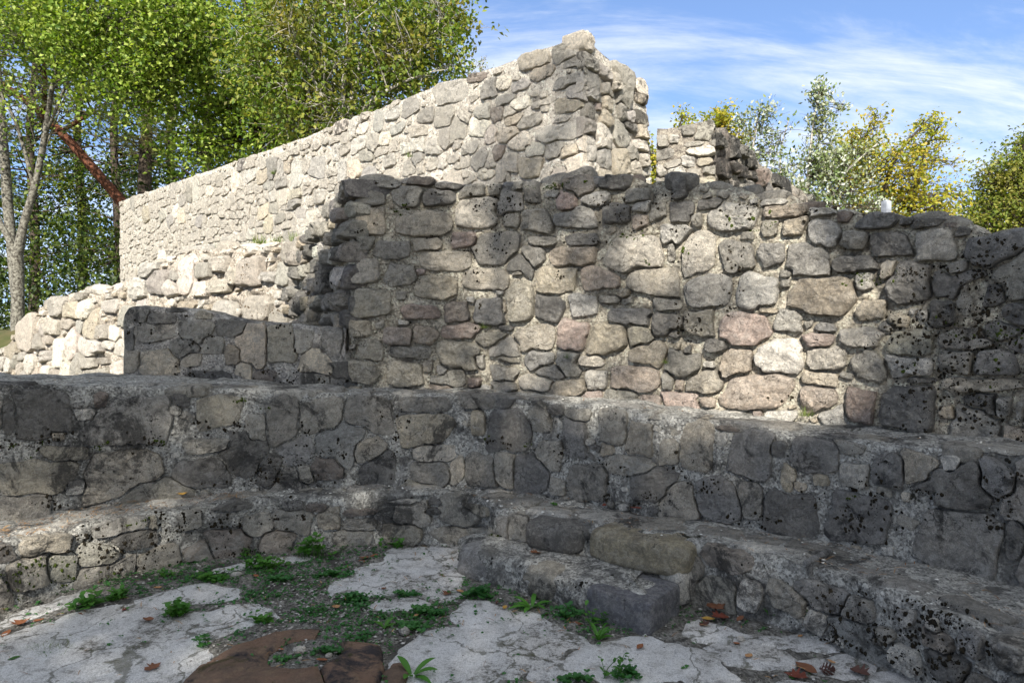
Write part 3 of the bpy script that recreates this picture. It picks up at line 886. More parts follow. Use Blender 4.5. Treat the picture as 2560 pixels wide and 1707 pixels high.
# ------------------------------------------------------------------ upper bench
bench1 = thing('curved_bench', (0, 4.5, 0.3), 'upper curved stone bench of big dark stones right below the apse wall', 'stone bench', 'curved stone benches of the apse')
f_1 = Face([(-4.3, 2.5), (-3.9, 3.0), (-3.4, 3.5), (-2.91, 3.9), (-2.4, 4.27), (-1.25, 4.64), (-.5, 4.66), (0, 4.52), (.43, 4.28), (.8, 4.05), (1.53, 3.63), (1.94, 3.25), (2.25, 2.9), (2.6, 2.3), (2.8, 1.7)], .30,
           [(-400, 970), (0, 963), (300, 966), (600, 974), (900, 987), (1200, 992), (1500, 1017), (1800, 1062), (2100, 1100), (2300, 1118), (2560, 1142), (2900, 1180)], batter=.06, ragged=.014, seed=11)
A1 = [(250,290,440,340,'d'),(590,290,140,80,'w'),(900,330,590,330,'gb'),(1190,260,110,90,'gw'),(1230,190,150,100,'d'),(1490,270,330,240,'yg'),(1940,340,240,340,'gd'),(2200,300,280,250,'g'),(850,680,520,330,'gt'),(240,740,500,280,'yg'),(530,790,110,100,'w'),(1390,690,420,210,'d'),(1850,660,240,230,'d'),(2220,640,250,200,'nd'),(1450,500,400,110,'g'),(1750,400,160,230,'g'),(410,450,100,60,'t'),(450,560,300,110,'gy'),(50,290,110,300,'d'),(690,200,100,120,'n'),(2080,690,140,180,'g')]
B1 = [(180,280,330,270,'dg'),(560,215,380,110,'dg'),(580,390,380,220,'ty'),(950,200,230,100,'dg'),(1130,205,90,70,'d'),(945,340,90,190,'ty'),(1150,390,310,300,'d'),(1370,320,120,200,'g'),(1470,260,110,70,'d'),(1620,290,170,80,'g'),(1610,450,150,260,'db'),(1870,380,220,250,'g'),(2060,470,170,230,'gt'),(2140,290,270,80,'bg'),(170,530,270,210,'tg'),(640,550,320,140,'tw'),(250,680,290,230,'d'),(620,690,270,200,'dg'),(800,670,110,180,'tg'),(955,680,220,240,'gd'),(1130,660,150,240,'g'),(1290,700,290,270,'kb'),(1430,580,180,200,'g'),(1700,750,290,230,'gd'),(1480,780,120,120,'g'),(2150,780,320,230,'d'),(1980,640,350,150,'g'),(1830,535,90,90,'t'),(2250,560,150,180,'g')]
C1 = [(110,530,230,330,'gt'),(330,370,190,80,'nd'),(490,540,280,380,'bd'),(670,530,120,120,'d'),(280,470,80,90,'w'),(920,560,320,260,'bd'),(1440,660,230,230,'bd'),(1660,670,270,230,'gt'),(1860,640,150,130,'w'),(2200,740,350,300,'b'),(260,880,340,280,'db'),(470,880,170,250,'dg'),(740,950,370,300,'d'),(1250,1000,440,330,'db'),(1900,1110,520,480,'gb'),(2280,1150,130,300,'d'),(1180,510,200,80,'g'),(740,730,100,200,'ty'),(960,730,110,100,'ty'),(1200,720,200,160,'wg'),(1740,830,80,50,'tw'),(1560,840,60,70,'tw')]
h1 = heroes(f_1, *ZA, A1, .4, .019) + heroes(f_1, *ZB, B1, .4, .019) + heroes(f_1, *ZC, C1, .45, .021)
f1f = fill(f_1, h1, (.17, .30), (.2, .42), [('g', 4), ('d', 3), ('gd', 3), ('b', 1.5), ('yg', 1)], .5, .015)
m1 = mend(f_1, h1 + f1f, 900, .035, [('t', 1), ('g', 2), ('w', 1), ('d', 1)], .3, .02, 8)
core(f_1, .80, M['mortar_bench'], bench1, res=.018, disp=.014, dfreq=17, bulge=.016, topz=.022, back_drop=-.02, lip=.008, smear=joints(f_1, h1 + f1f + m1, .024, .011, .010, .48, 2))
lay(f_1, h1 + f1f + m1, bench1, M['stone_smear'], gap=.006, N=32, rough=.6, rings=SMOOTH_R, topclip=.004)
tread_stones(f_1, bench1, M['stone_smear'], 26, .16, ['g', 'gd', 'gw', 'gb'], .4, 51)
moss_on(f_1, bench1, [(360, 1110, 40, 14, 50), (395, 1108, 14, 10, 30), (20, 1110, 60, 25, 80), (130, 1095, 40, 14, 40), (500, 1075, 20, 16, 30), (590, 1075, 26, 14, 34), (985, 1070, 20, 40, 60), (1230, 1105, 20, 14, 24), (1280, 1110, 24, 10, 24), (130, 1260, 50, 20, 40), (620, 1190, 60, 24, 60), (680, 1170, 30, 40, 40),
    (800, 1180, 26, 60, 60), (1000, 1200, 18, 40, 40), (1370, 1150, 16, 30, 20), (1520, 1200, 16, 16, 16), (1505, 1240, 14, 10, 12), (1540, 1170, 30, 12, 20), (1620, 1240, 30, 20, 30), (1720, 1170, 24, 20, 30), (2180, 1270, 40, 60, 90), (2500, 1240, 30, 60, 60), (2100, 1300, 60, 30, 60), (1900, 1290, 50, 20, 40), (2180, 1240, 20, 12, 20), (2270, 1220, 50, 12, 40), (1790, 1240, 40, 30, 40), (850, 1110, 14, 20, 20), (770, 1085, 8, 30, 20)], M['moss'], seed=9, rad=(.004, .013))
moss_on(f_1, bench1, [(250, 1115, 18, 12, 30), (400, 1105, 10, 8, 24), (610, 1000, 14, 6, 24), (658, 1022, 10, 5, 16), (60, 1115, 20, 14, 24), (1310, 1110, 16, 6, 12), (2140, 1245, 20, 8, 14), (1205, 1088, 10, 5, 10)], M['moss_green'], 'green_moss', 10, (.005, .012))

# ------------------------------------------------------------------ lower bench
bench2 = thing('curved_bench', (0, 4.2, 0.0), 'low curved stone bench nearest the paved floor with weeds along its foot', 'stone bench', 'curved stone benches of the apse')
f_2 = Face([(-3.3, 2.3), (-2.95, 2.9), (-2.62, 3.45), (-2.2, 3.98), (-1.55, 4.34), (-.95, 4.46), (-.5, 4.47), (-.28, 4.36), (-.14, 4.14), (.12, 3.96), (.48, 3.75), (.8, 3.58), (1.05, 3.46), (1.35, 3.2), (1.62, 2.83), (1.8, 2.4), (1.95, 1.8)], -.05,
           z1=[.34, .34, .34, .335, .34, .35, .34, .33, .33, .33, .34], batter=.10, ragged=.02, seed=13)
A2 = [(860,1000,460,180,'gb',-4),(310,1160,410,240,'gt',-6),(200,1350,350,230,'tw'),(920,1140,320,140,'d'),(1310,1000,150,140,'g'),(1620,890,400,120,'d'),(2000,905,150,80,'d'),(2160,930,160,60,'nd'),(1050,1020,70,120,'gy'),(1580,1180,300,200,'dn'),(2250,1010,180,150,'gt'),(1350,1230,200,120,'gn'),(1900,1150,260,180,'gn')]
B2 = [(130,955,330,50,'nd'),(430,880,250,35,'w'),(660,880,180,50,'k'),(645,955,190,60,'k'),(910,925,240,80,'gy'),(130,1045,250,90,'dg'),(1190,925,150,60,'dy'),(430,1090,280,170,'gy'),(850,1100,380,170,'g'),(100,1150,270,140,'g'),(1100,1060,80,140,'bg'),(1220,1060,170,170,'g'),(1510,1090,430,220,'d'),(1750,1040,150,150,'bg')]
D2 = [(330,680,380,230,'gn'),(870,760,640,230,'b',8),(1400,850,330,240,'bg',8),(1980,1010,640,230,'nd',18),(745,990,320,180,'g',20),(1200,1080,240,180,'bg'),(1520,1110,150,120,'bw'),(490,970,170,200,'w',10),(930,1150,200,150,'w'),(1110,1290,220,120,'w'),(1350,1290,100,100,'g'),(1750,1290,220,150,'ng'),(1800,1440,330,200,'d'),(2000,1290,170,200,'b'),(2260,1310,320,380,'bg'),(1720,1180,100,100,'wg'),(1420,1230,130,130,'g'),(1520,1400,200,180,'w')]
h2 = heroes(f_2, *ZA, A2, .35, .028) + heroes(f_2, *ZB, B2, .3, .024) + heroes(f_2, *ZD, D2, .4, .045)
f2f = fill(f_2, h2, (.11, .19), (.16, .34), [('g', 4), ('gd', 3), ('d', 1.5), ('b', 1), ('yg', 1), ('w', .6)], .4, .018)
core(f_2, .85, M['mortar_bench'], bench2, res=.017, disp=.016, dfreq=16, bulge=.02, topz=.018, back_drop=.0, lip=.008, smear=joints(f_2, h2 + f2f, .024, .011, .010, .48, 3))
lay(f_2, h2 + f2f, bench2, M['stone_smear'], gap=.008, N=30, rough=.6, rings=SMOOTH_R, topclip=.006)
rock('stone', at(1622, 1374, 3.68) + np.array([.0, .07, 0]), (.58, .38, .175), math.radians(-31), M['stone'], bench2, PAL['y'] * .85, .08, k=6, n=9, rough=.07, seed=4)
rock('stone', at(1408, 1340, 3.90) + np.array([.0, .08, 0]), (.38, .34, .175), math.radians(-29), M['stone'], bench2, PAL['d'] * .9, .2, k=4.5, n=7, rough=.06, seed=5)
tread_stones(f_2, bench2, M['stone_smear'], 42, .28, ['g', 'gd', 'gw', 'gb', 'w'], .35, 52)
moss_on(f_2, bench2, [(200, 1370, 20, 30, 60), (270, 1350, 24, 40, 80), (350, 1375, 60, 40, 130), (430, 1340, 40, 40, 110), (540, 1305, 22, 12, 40), (570, 1320, 14, 12, 24), (640, 1300, 10, 14, 16), (600, 1390, 50, 20, 60), (740, 1310, 20, 30, 30), (700, 1290, 14, 24, 24), (30, 1360, 30, 30, 50), (2320, 1540, 40, 40, 110), (2140, 1560, 40, 60, 110), (2080, 1500, 26, 30, 50), (2400, 1600, 60, 50, 120), (2250, 1600, 40, 50, 90), (2330, 1660, 50, 40, 90), (2090, 1600, 40, 20, 50), (480, 1270, 20, 14, 20)],
        M['moss'], seed=12, rad=(.004, .013))
moss_on(f_2, bench2, [(180, 1455, 50, 14, 50), (330, 1310, 20, 6, 20), (20, 1480, 30, 40, 60), (120, 1420, 60, 14, 40), (1245, 1347, 16, 6, 20)], M['moss_green'], 'green_moss', 13, (.005, .012))

# ------------------------------------------------------------------ short stub wall on the bench, left of the apse wall
stub = thing('stub_wall', (-2.0, 5.1, .95), 'short low wall block smeared with grey and cream mortar, standing on the upper bench left of the apse wall', 'wall')
f_s = Face([(-2.84, 5.0), (-2.3, 5.02), (-1.7, 5.05), (-1.24, 5.08)], .94, [(280, 800), (303, 800), (314, 782), (335, 770), (390, 766), (485, 772), (540, 788), (645, 802), (786, 818), (847, 818), (900, 818)], batter=.045, ragged=.012, seed=17)
S1 = [(570,205,260,110,'d'),(340,180,180,110,'gd'),(690,120,300,50,'d'),(930,160,160,80,'gy'),(1150,175,220,90,'g'),(1345,200,170,110,'gn'),(530,600,390,250,'ct'),(290,580,170,200,'tg'),(1010,755,340,170,'k'),(1200,540,170,170,'yn'),(1660,440,320,330,'gy'),(1960,600,300,260,'c'),(2090,420,200,290,'gb'),(1480,720,200,120,'kn'),(1200,300,330,170,'gd'),(820,560,170,160,'gt'),(1010,430,230,160,'g'),(1310,650,170,150,'c'),(1830,420,190,220,'g'),(250,400,120,200,'d')]
hs_ = heroes(f_s, *ZS, S1, .28, .012)
fs_ = fill(f_s, hs_, (.14, .22), (.18, .32), [('g', 3), ('gd', 1), ('t', 1)], .3, .018)
core(f_s, .55, M['mortar_stub'], stub, res=.016, disp=.016, dfreq=15, bulge=.016, topz=.02, back_drop=.03, lip=.02, smear=joints(f_s, hs_ + fs_, .020, .010, .007, .45, 4))
lay(f_s, hs_ + fs_, stub, M['stone_smear'], gap=.004, N=30, rough=.6, rings=SMOOTH_R, topclip=.004)
moss_on(f_s, stub, [(480, 870, 20, 30, 40), (455, 920, 14, 16, 24), (500, 950, 40, 14, 60), (560, 965, 50, 10, 60), (760, 960, 60, 14, 60), (660, 935, 24, 14, 30), (380, 842, 10, 20, 16), (330, 815, 14, 14, 16), (350, 800, 16, 10, 14), (310, 840, 8, 8, 10), (470, 800, 12, 8, 12), (690, 830, 14, 14, 14), (735, 860, 6, 18, 12)], M['moss'], seed=15, rad=(.004, .013))
rock('stone', at(318, 880, 5.08) + np.array([.05, .22, 0]), (.20, .50, .70), 0.05, M['stone_smear'], stub, PAL['g'], .4, k=5, n=7, rough=.06, seed=9)

# ------------------------------------------------------------------ step block in front of the lower bench
step = thing('stone_step', (.3, 3.6, 0), 'rough stone step block jutting onto the floor, big dark cut stone at its end', 'step')
f_p = Face([(-.36, 4.20), (-.29, 4.00), (-.19, 3.84), (.08, 3.63), (.34, 3.43), (.58, 3.27), (.67, 3.27), (.77, 3.37), (.95, 3.60)], -.05, z1=[.155, .165, .165, .155, .16, .16, .16, .15, .14], batter=.10, ragged=.015, seed=19)
core(f_p, .34, M['mortar_bench'], step, res=.015, disp=.022, dfreq=18, bulge=.02, topz=.018, back_drop=-.02, lip=.02)
rock('stone', at(1206, 1424, 3.88) + np.array([.02, .10, .0]), (.32, .24, .22), math.radians(-38), M['stone'], step, PAL['b'] * 1.15, .12, k=3.8, n=9, rough=.07, seed=21, tilt=(0, .05))
rock('stone', at(1372, 1462, 3.62) + np.array([.0, .07, .0]), (.26, .22, .185), math.radians(-40), M['stone_smear'], step, PAL['g'] * .95, .25, k=4.5, n=9, rough=.10, seed=22)
rock('stone', at(1595, 1552, 3.30) + np.array([.0, .12, .0]), (.36, .36, .27), math.radians(-37), M['stone'], step, np.array([.135, .135, .148]), .06, k=14, n=10, rough=.02, seed=23)
rock('stone', at(1478, 1512, 3.48) + np.array([.0, .08, -.02]), (.20, .22, .19), math.radians(-38), M['stone_smear'], step, PAL['g'], .3, k=4, n=8, rough=.12, seed=24)
rock('stone', at(1700, 1450, 3.50) + np.array([.0, .06, -.03]), (.16, .16, .20), math.radians(40), M['stone_smear'], step, PAL['tw' if False else 'w'], .25, k=4, n=7, rough=.10, seed=26)
moss_on(f_p, step, [(1420, 1415, 14, 16, 24), (1560, 1440, 30, 8, 24), (1445, 1460, 10, 14, 20), (1290, 1385, 16, 6, 16)], M['moss'], seed=25, rad=(.004, .013))

# ------------------------------------------------------------------ low sunlit wall on the left
low = thing('low_rubble_wall', (-6, 9.5, .6), 'low sunlit rubble wall whose broken top steps down to the left below the long tall wall', 'wall')
f_l = Face([(-10.3, 12.4), (-9.2, 11.75), (-6.3, 9.95), (-4.2, 8.6), (-2.9, 7.75), (-1.9, 7.1)], .35,
           [(-120, 905), (-60, 892), (7, 871), (37, 832), (70, 800), (86, 770), (128, 764), (143, 746), (186, 733), (219, 727), (262, 724), (285, 720), (336, 682), (402, 654), (460, 632), (560, 620), (640, 617), (695, 609), (746, 599), (800, 570)], batter=.10, ragged=.06, seed=23, jag=5)


def al_l(s, z):
    return .30 + .25 * float(fbm(np.array([[s, z, 3.]]), 1.3, 2, 4)[0])


fl = fill(f_l, [], (.17, .29), (.20, .46), [('w', 3), ('tw', 3), ('W', 2), ('g', 1.6), ('gw', 2.4), ('t', 1), ('pt', .5)], al_l, .06, wild=.55)
ml = mend(f_l, fl, 1500, .05, [('w', 1), ('t', 1), ('W', 1)], .25, .05, 31)
core(f_l, 1.1, M['mortar_low'], low, res=.035, disp=.04, dfreq=9, bulge=.03, sink=.015, topz=.07, back_drop=-.04, smear=joints(f_l, fl + ml, .05, .03, .03, .7, 7))
lay(f_l, fl + ml, low, M['stone_low'], gap=.02, N=20, rough=.5, rings=((1.03, -.06), (1.0, -.025), (.96, .6), (.84, .95), (.6, 1.0), (.3, 1.0)))
cap_rocks(f_l, low, M['stone_low'], 46, (.18, .42), ['w', 'tw', 'gw', 'g', 'W'], .3, 8, (.4, f_l.len - .3), back=.3, sink=.35)
moss_on(f_l, low, [(200, 770, 40, 30, 50), (230, 830, 30, 40, 60), (90, 880, 20, 30, 30), (250, 900, 20, 30, 50), (520, 680, 40, 24, 50), (600, 680, 40, 20, 40), (510, 750, 24, 16, 40), (690, 740, 50, 26, 70), (540, 740, 16, 30, 30), (660, 770, 40, 14, 50), (180, 920, 24, 30, 40), (130, 930, 30, 20, 30), (620, 640, 50, 20, 40)],
        simple_mat('rust_brown_moss', (0.035, 0.024, 0.012), (0.10, 0.065, 0.03), 40, 4, 1.0, .6, .01), seed=33, rad=(.004, .013))

# ------------------------------------------------------------------ long tall sunlit wall
tall = thing('tall_wall', (-4.5, 12, 1.8), 'long tall cream rubble wall in full sun, rising to a pointed corner against the sky', 'wall')
CA, CB = np.array([-9.71, 16.94]), np.array([.7175, 7.0])
f_t = Face([CA, CB], 1.75, [(250, 525), (299, 504), (500, 434), (640, 385), (762, 343), (850, 306), (925, 282), (1005, 248), (1088, 216), (1170, 190), (1252, 162), (1340, 128), (1415, 104), (1440, 92), (1453, 84), (1500, 84)], batter=.012, ragged=.014, seed=29, jag=4)


def al_t(s, z):
    return float(np.clip(.22 + .45 * np.exp(-((f_t.z1(s) - z) / .35)) + .30 * fbm(np.array([[s, z, 0.]]), .9, 2, 5)[0], .02, .75))


PT = [('w', 4), ('g', 4), ('gw', 4), ('bw', 2), ('gb', 1.5), ('tw', 2), ('cW', 1.5), ('c', 1.5), ('t', .8), ('p', .15), ('n', .3), ('gd', 1.4), ('W', 2)]
ht = heroes(f_t, (850, 0), 2.735, [(1080,1060,100,120,'n'),(955,1100,120,130,'bg',-30),(1290,1140,180,150,'ty',8),(760,630,240,160,'gw'),(1030,600,130,130,'gb'),(480,735,130,110,'gb'),(710,800,150,150,'g'),(590,790,130,110,'gd'),(850,800,90,90,'g'),(1130,680,130,70,'gb'),(1080,780,90,100,'nd'),(1165,770,90,90,'gd'),(1560,720,190,110,'yt'),(1300,830,180,90,'g'),(1510,820,140,40,'n'),(1490,910,300,140,'gw'),(360,720,90,50,'y',-30),(170,795,70,70,'yg'),(1600,430,190,70,'gb'),(1550,560,200,90,'gb'),(540,900,130,110,'tw'),(640,1010,110,110,'gw'),(880,1020,110,90,'gw'),(1570,1030,140,90,'ct'),(1150,1200,40,110,'g'),(1430,1190,80,80,'g'),(340,1100,90,90,'gw'),(1540,350,200,130,'g'),(1330,420,230,120,'gt'),(140,890,90,80,'W'),(1380,700,200,60,'g')], .15, .026)
ht += heroes(f_t, (0, 0), 2.735, [(1000,1465,50,110,'y'),(1790,1385,60,60,'n'),(1550,1305,60,60,'bg'),(2000,1400,110,80,'gb'),(1920,1250,80,90,'gb'),(2190,1340,80,100,'gw')], .1, .04)
ft = fill(f_t, ht, (.14, .23), (.17, .40), PT, al_t, .022, wild=.5)
mt = mend(f_t, ht + ft, 2500, .055, [('w', 1), ('g', 1), ('c', 1)], .1, .035, 37)
core(f_t, 1.22, M['mortar_tall'], tall, res=.035, disp=.020, dfreq=12, bulge=.012, sink=.003, topz=.03, back_drop=.35, lip=.015, s_rng=(0, f_t.len - .06), smear=joints(f_t, ht + ft + mt, .030, .013, .013, .42, 5))
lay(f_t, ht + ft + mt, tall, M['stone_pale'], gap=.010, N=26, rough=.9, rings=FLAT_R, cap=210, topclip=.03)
ce = CB + 1.236 * np.array([.69, .724])
f_te = Face([CB, ce], 1.75, [(1400, 84), (1453, 84), (1475, 94), (1500, 116), (1540, 152), (1580, 172), (1605, 198), (1622, 240), (1660, 300)], batter=.012, ragged=.03, seed=31, jag=5)
hte = heroes(f_te, (1300, 50), 3.92, [(790,1170,190,280,'W'),(760,860,80,90,'p'),(840,950,110,180,'ct'),(930,640,120,220,'tw'),(1100,1310,150,150,'g'),(980,1400,160,300,'ty'),(1170,1110,140,170,'ct'),(1200,1400,80,180,'tw'),(1180,1230,150,120,'W'),(1000,900,90,220,'g'),(840,700,120,160,'tw'),(640,1500,170,160,'W'),(620,650,180,130,'Wb'),(650,220,140,200,'tW')], .15, .07)
fte = fill(f_te, hte, (.14, .25), (.14, .34), PT, lambda s, z: float(np.clip(.2 + .5 * np.exp(-((f_te.z1(s) - z) / .4)) + .5 * (s / 1.24) ** 2 * (z > 3.3), 0, .7)), .045, wild=.45)
core(f_te, .5, M['mortar_tall'], tall, name='end_mortar', res=.025, disp=.03, dfreq=10, bulge=.02, sink=.004, topz=.05, back_drop=.1, s_rng=(.06, f_te.len), smear=joints(f_te, hte + fte, .025, .013, .016, .45, 6))
lay(f_te, hte + fte, tall, M['stone_pale'], gap=.010, N=26, rough=.7, rings=FLAT_R, cap=90, topclip=.04)
cap_rocks(f_te, tall, M['stone_pale'], 4, (.16, .28), ['g', 'gd', 'g'], .6, 17, (.4, 1.2), back=.2, sink=.6)
cap_rocks(f_t, tall, M['stone_pale'], 26, (.2, .40), ['w', 'gw', 'g', 'tw'], .4, 18, (.2, f_t.len - .5), back=.4, sink=.88)


# ------------------------------------------------------------------ second wall right of the gap
rw = thing('receding_wall', (3, 10, 1.8), 'darker lichen-stained wall right of the gap, running back to the right behind the apse wall', 'wall')
f_r = Face([(1.83, 8.72), (2.18, 8.60), (2.515, 8.5)], 1.75, [(1600, 330), (1642, 322), (1700, 316), (1740, 306), (1788, 308), (1830, 320)], batter=.005, ragged=.03, seed=41)
core(f_r, .6, M['mortar_right'], rw, name='end_mortar', res=.03, disp=.03, dfreq=9, topz=.04, s_rng=(0, f_r.len - .05))
hr = heroes(f_r, (1300, 50), 3.92, [(1750, 1300, 340, 120, 'W', -4), (1790, 1410, 250, 110, 'ty'), (1400, 1190, 120, 130, 'g'), (1400, 1480, 120, 140, 'w'), (1650, 1080, 150, 110, 'gd'), (1520, 1170, 110, 90, 'w'), (1700, 1210, 200, 70, 'g')], .45, .05)
fr = fill(f_r, hr, (.11, .18), (.16, .32), [('g', 3), ('w', 2), ('gd', 2), ('t', 1)], .55, .05)
lay(f_r, hr + fr, rw, M['stone_pale'], gap=.014, N=20, rough=.5, rings=FLAT_R)
f_rs = Face([(2.515, 8.5), (6.02, 13.17), (8.2, 16.1)], 1.75, [(1760, 306), (1785, 308), (1850, 362), (1900, 404), (1960, 446), (2060, 509), (2130, 552)], batter=.01, ragged=.02, seed=43, jag=4)
core(f_rs, .66, M['mortar_right'], rw, res=.05, disp=.05, dfreq=7, bulge=.03, topz=.05, s_rng=(.05, f_rs.len))
frs = fill(f_rs, [], (.15, .26), (.22, .5), [('gd', 3), ('d', 4), ('dn', 2), ('n', 1.4), ('g', 1)], .9, .07, wild=.5)
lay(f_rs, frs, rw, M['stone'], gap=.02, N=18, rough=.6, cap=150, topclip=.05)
cap_rocks(f_rs, rw, M['stone'], 22, (.2, .38), ['gd', 'gd', 'd'], .8, 19, (.2, 7), back=.3, sink=.8)
cap_rocks(f_r, rw, M['stone_pale'], 4, (.14, .24), ['g', 'w', 'gd'], .4, 20, (.05, .7), back=.2, sink=.6)

post = thing('metal_post', (2.2, 4.9, 1.0), 'small grey metal post end sticking up behind the right part of the apse wall', 'post')
pp = at(2215, 545, 4.9)
rock('post', (pp[0], pp[1], pp[2] - .35), (.05, .045, .95), .4, M['metal'], post, (.5, .5, .5), 0, k=60, n=4, rough=0.002, seed=1)
rock('plate', (pp[0] + .07, pp[1] + .01, pp[2] - .42), (.09, .02, .84), .5, M['metal'], post, (.6, .6, .6), 0, k=60, n=4, rough=0.002, seed=2)

# ------------------------------------------------------------------ ground
def terrain_z(x, y):
    dl0 = (x + 2.3) * .55 + (y - 7.3) * .84
    z = -.12 + 1.3 * np.clip((dl0 - .4) / .8, 0, 1) * (y > 0)
    r = np.hypot(x + .2, y - 2.2)
    z = np.where((x > -1.0) & (y > 0), np.maximum(z, -.12 + 1.25 * np.clip((r - 3.6) / .8, 0, 1)), z)
    z = np.where(x < -10.6, np.maximum(z, -.1 + 1.25 * np.clip((y - 11.2) / 1.5, 0, 1)), z)
    # filled terraces behind the low wall and behind the apse wall
    dl = (x + 2.3) * .55 + (y - 7.3) * .84
    z = np.where((dl > .9) & (x > -9.8) & (y < 22), np.maximum(z, 1.9 - np.clip((-4 - x) / 8, 0, 1) * .5), z)
    z = z - .02 * np.clip(np.hypot(x, y) - 30, 0, 400) * (y > 0)
    return z


SLAB_GRID = {}


def on_slab(x, y):
    xs, ys, d = SLAB_GRID['d']
    i, j = int((y - ys[0]) / .024 + .5), int((x - xs[0]) / .024 + .5)
    return 0 <= i < len(ys) and 0 <= j < len(xs) and d[i, j] > 0


def build_ground(polys):
    a = np.linspace(0, 2 * np.pi, 97)[:-1]; rr = np.r_[0.01, np.linspace(.6, 26, 60), np.geomspace(28, 900, 24)]
    A, R_ = np.meshgrid(a, rr); X, Y = R_ * np.cos(A) - .2, R_ * np.sin(A) + 2.2
    V = np.stack([X, Y, terrain_z(X, Y) + fbm(np.stack([X, Y, 0 * X], -1), .8, 3, 3) * .05 * (R_ > 5)], -1).reshape(-1, 3)
    n = len(a); i = np.arange((len(rr) - 1) * n); k = i // n; j = i % n; jn = (j + 1) % n
    tag(mk('ground', V, [np.stack([k * n + j, (k + 1) * n + j, (k + 1) * n + jn, k * n + jn], 1)], M['terrain']), kind='structure')
    xs = np.arange(-4.2, 3.4, .024); ys = np.arange(.4, 5.2, .024); X, Y = np.meshgrid(xs, ys)
    P = np.stack([X, Y, 0 * X], -1)
    D_ = np.full(X.shape, -1.0)
    for po in polys:                       # how far a point lies inside a slab: earth only laps over its rim
        e = edge_depth(X, Y, po); D_ = np.maximum(D_, e)
    SLAB_GRID['d'] = (xs, ys, D_)
    Z = fbm(P, 4, 3, 2) * .008 + fbm(P, 24, 4, 6, .6) * .016 + .012 - .030 * np.clip((D_ + .005) / .07, 0, 1)
    V = np.stack([X, Y, Z], -1).reshape(-1, 3); w = len(xs)
    q = np.arange((len(ys) - 1) * w).reshape(-1, w)[:, :-1].ravel()
    return tag(mk('floor', V, [np.stack([q, q + 1, q + 1 + w, q + w], 1)], M['soil']), kind='structure')


def edge_depth(X, Y, po):
    a, b = po, np.roll(po, -1, 0)
    d = np.full(X.shape, 9.0); ins = np.zeros(X.shape, bool)
    lo, hi = po.min(0) - .02, po.max(0) + .02
    m = (X > lo[0]) & (X < hi[0]) & (Y > lo[1]) & (Y < hi[1])
    x, y = X[m], Y[m]; dd = np.full(x.shape, 9.0); ii = np.zeros(x.shape, bool)
    for (x0, y0), (x1, y1) in zip(a, b):
        ex, ey = x1 - x0, y1 - y0; t = np.clip(((x - x0) * ex + (y - y0) * ey) / (ex * ex + ey * ey + 1e-12), 0, 1)
        dd = np.minimum(dd, np.hypot(x - x0 - t * ex, y - y0 - t * ey))
        ii ^= ((y0 > y) != (y1 > y)) & (x < ex * (y - y0) / (ey + 1e-12 * (ey == 0)) + x0)
    out = np.full(X.shape, -1.0); out[m] = np.where(ii, dd, -dd)
    return out


M['bounce_ground'] = simple_mat('pale_bounce_gravel', (.42, .38, .31), (.58, .53, .44), 7, 6, .95, .6, .01)


def bounce_ground():  # unseen pale ground, added to bounce sunlight into the shaded walls
    xs = np.linspace(-13, 13, 80); ys = np.linspace(-22, .5, 70); X, Y = np.meshgrid(xs, ys)
    Z = -.015 + fbm(np.stack([X, Y, 0 * X], -1), .9, 3, 9) * .03
    V = np.stack([X, Y, Z], -1).reshape(-1, 3); w = len(xs); q = np.arange((len(ys) - 1) * w).reshape(-1, w)[:, :-1].ravel()
    tag(mk('added_bounce_ground', V, [np.stack([q, q + 1, q + 1 + w, q + w], 1)], M['bounce_ground']), kind='structure')


bounce_ground()


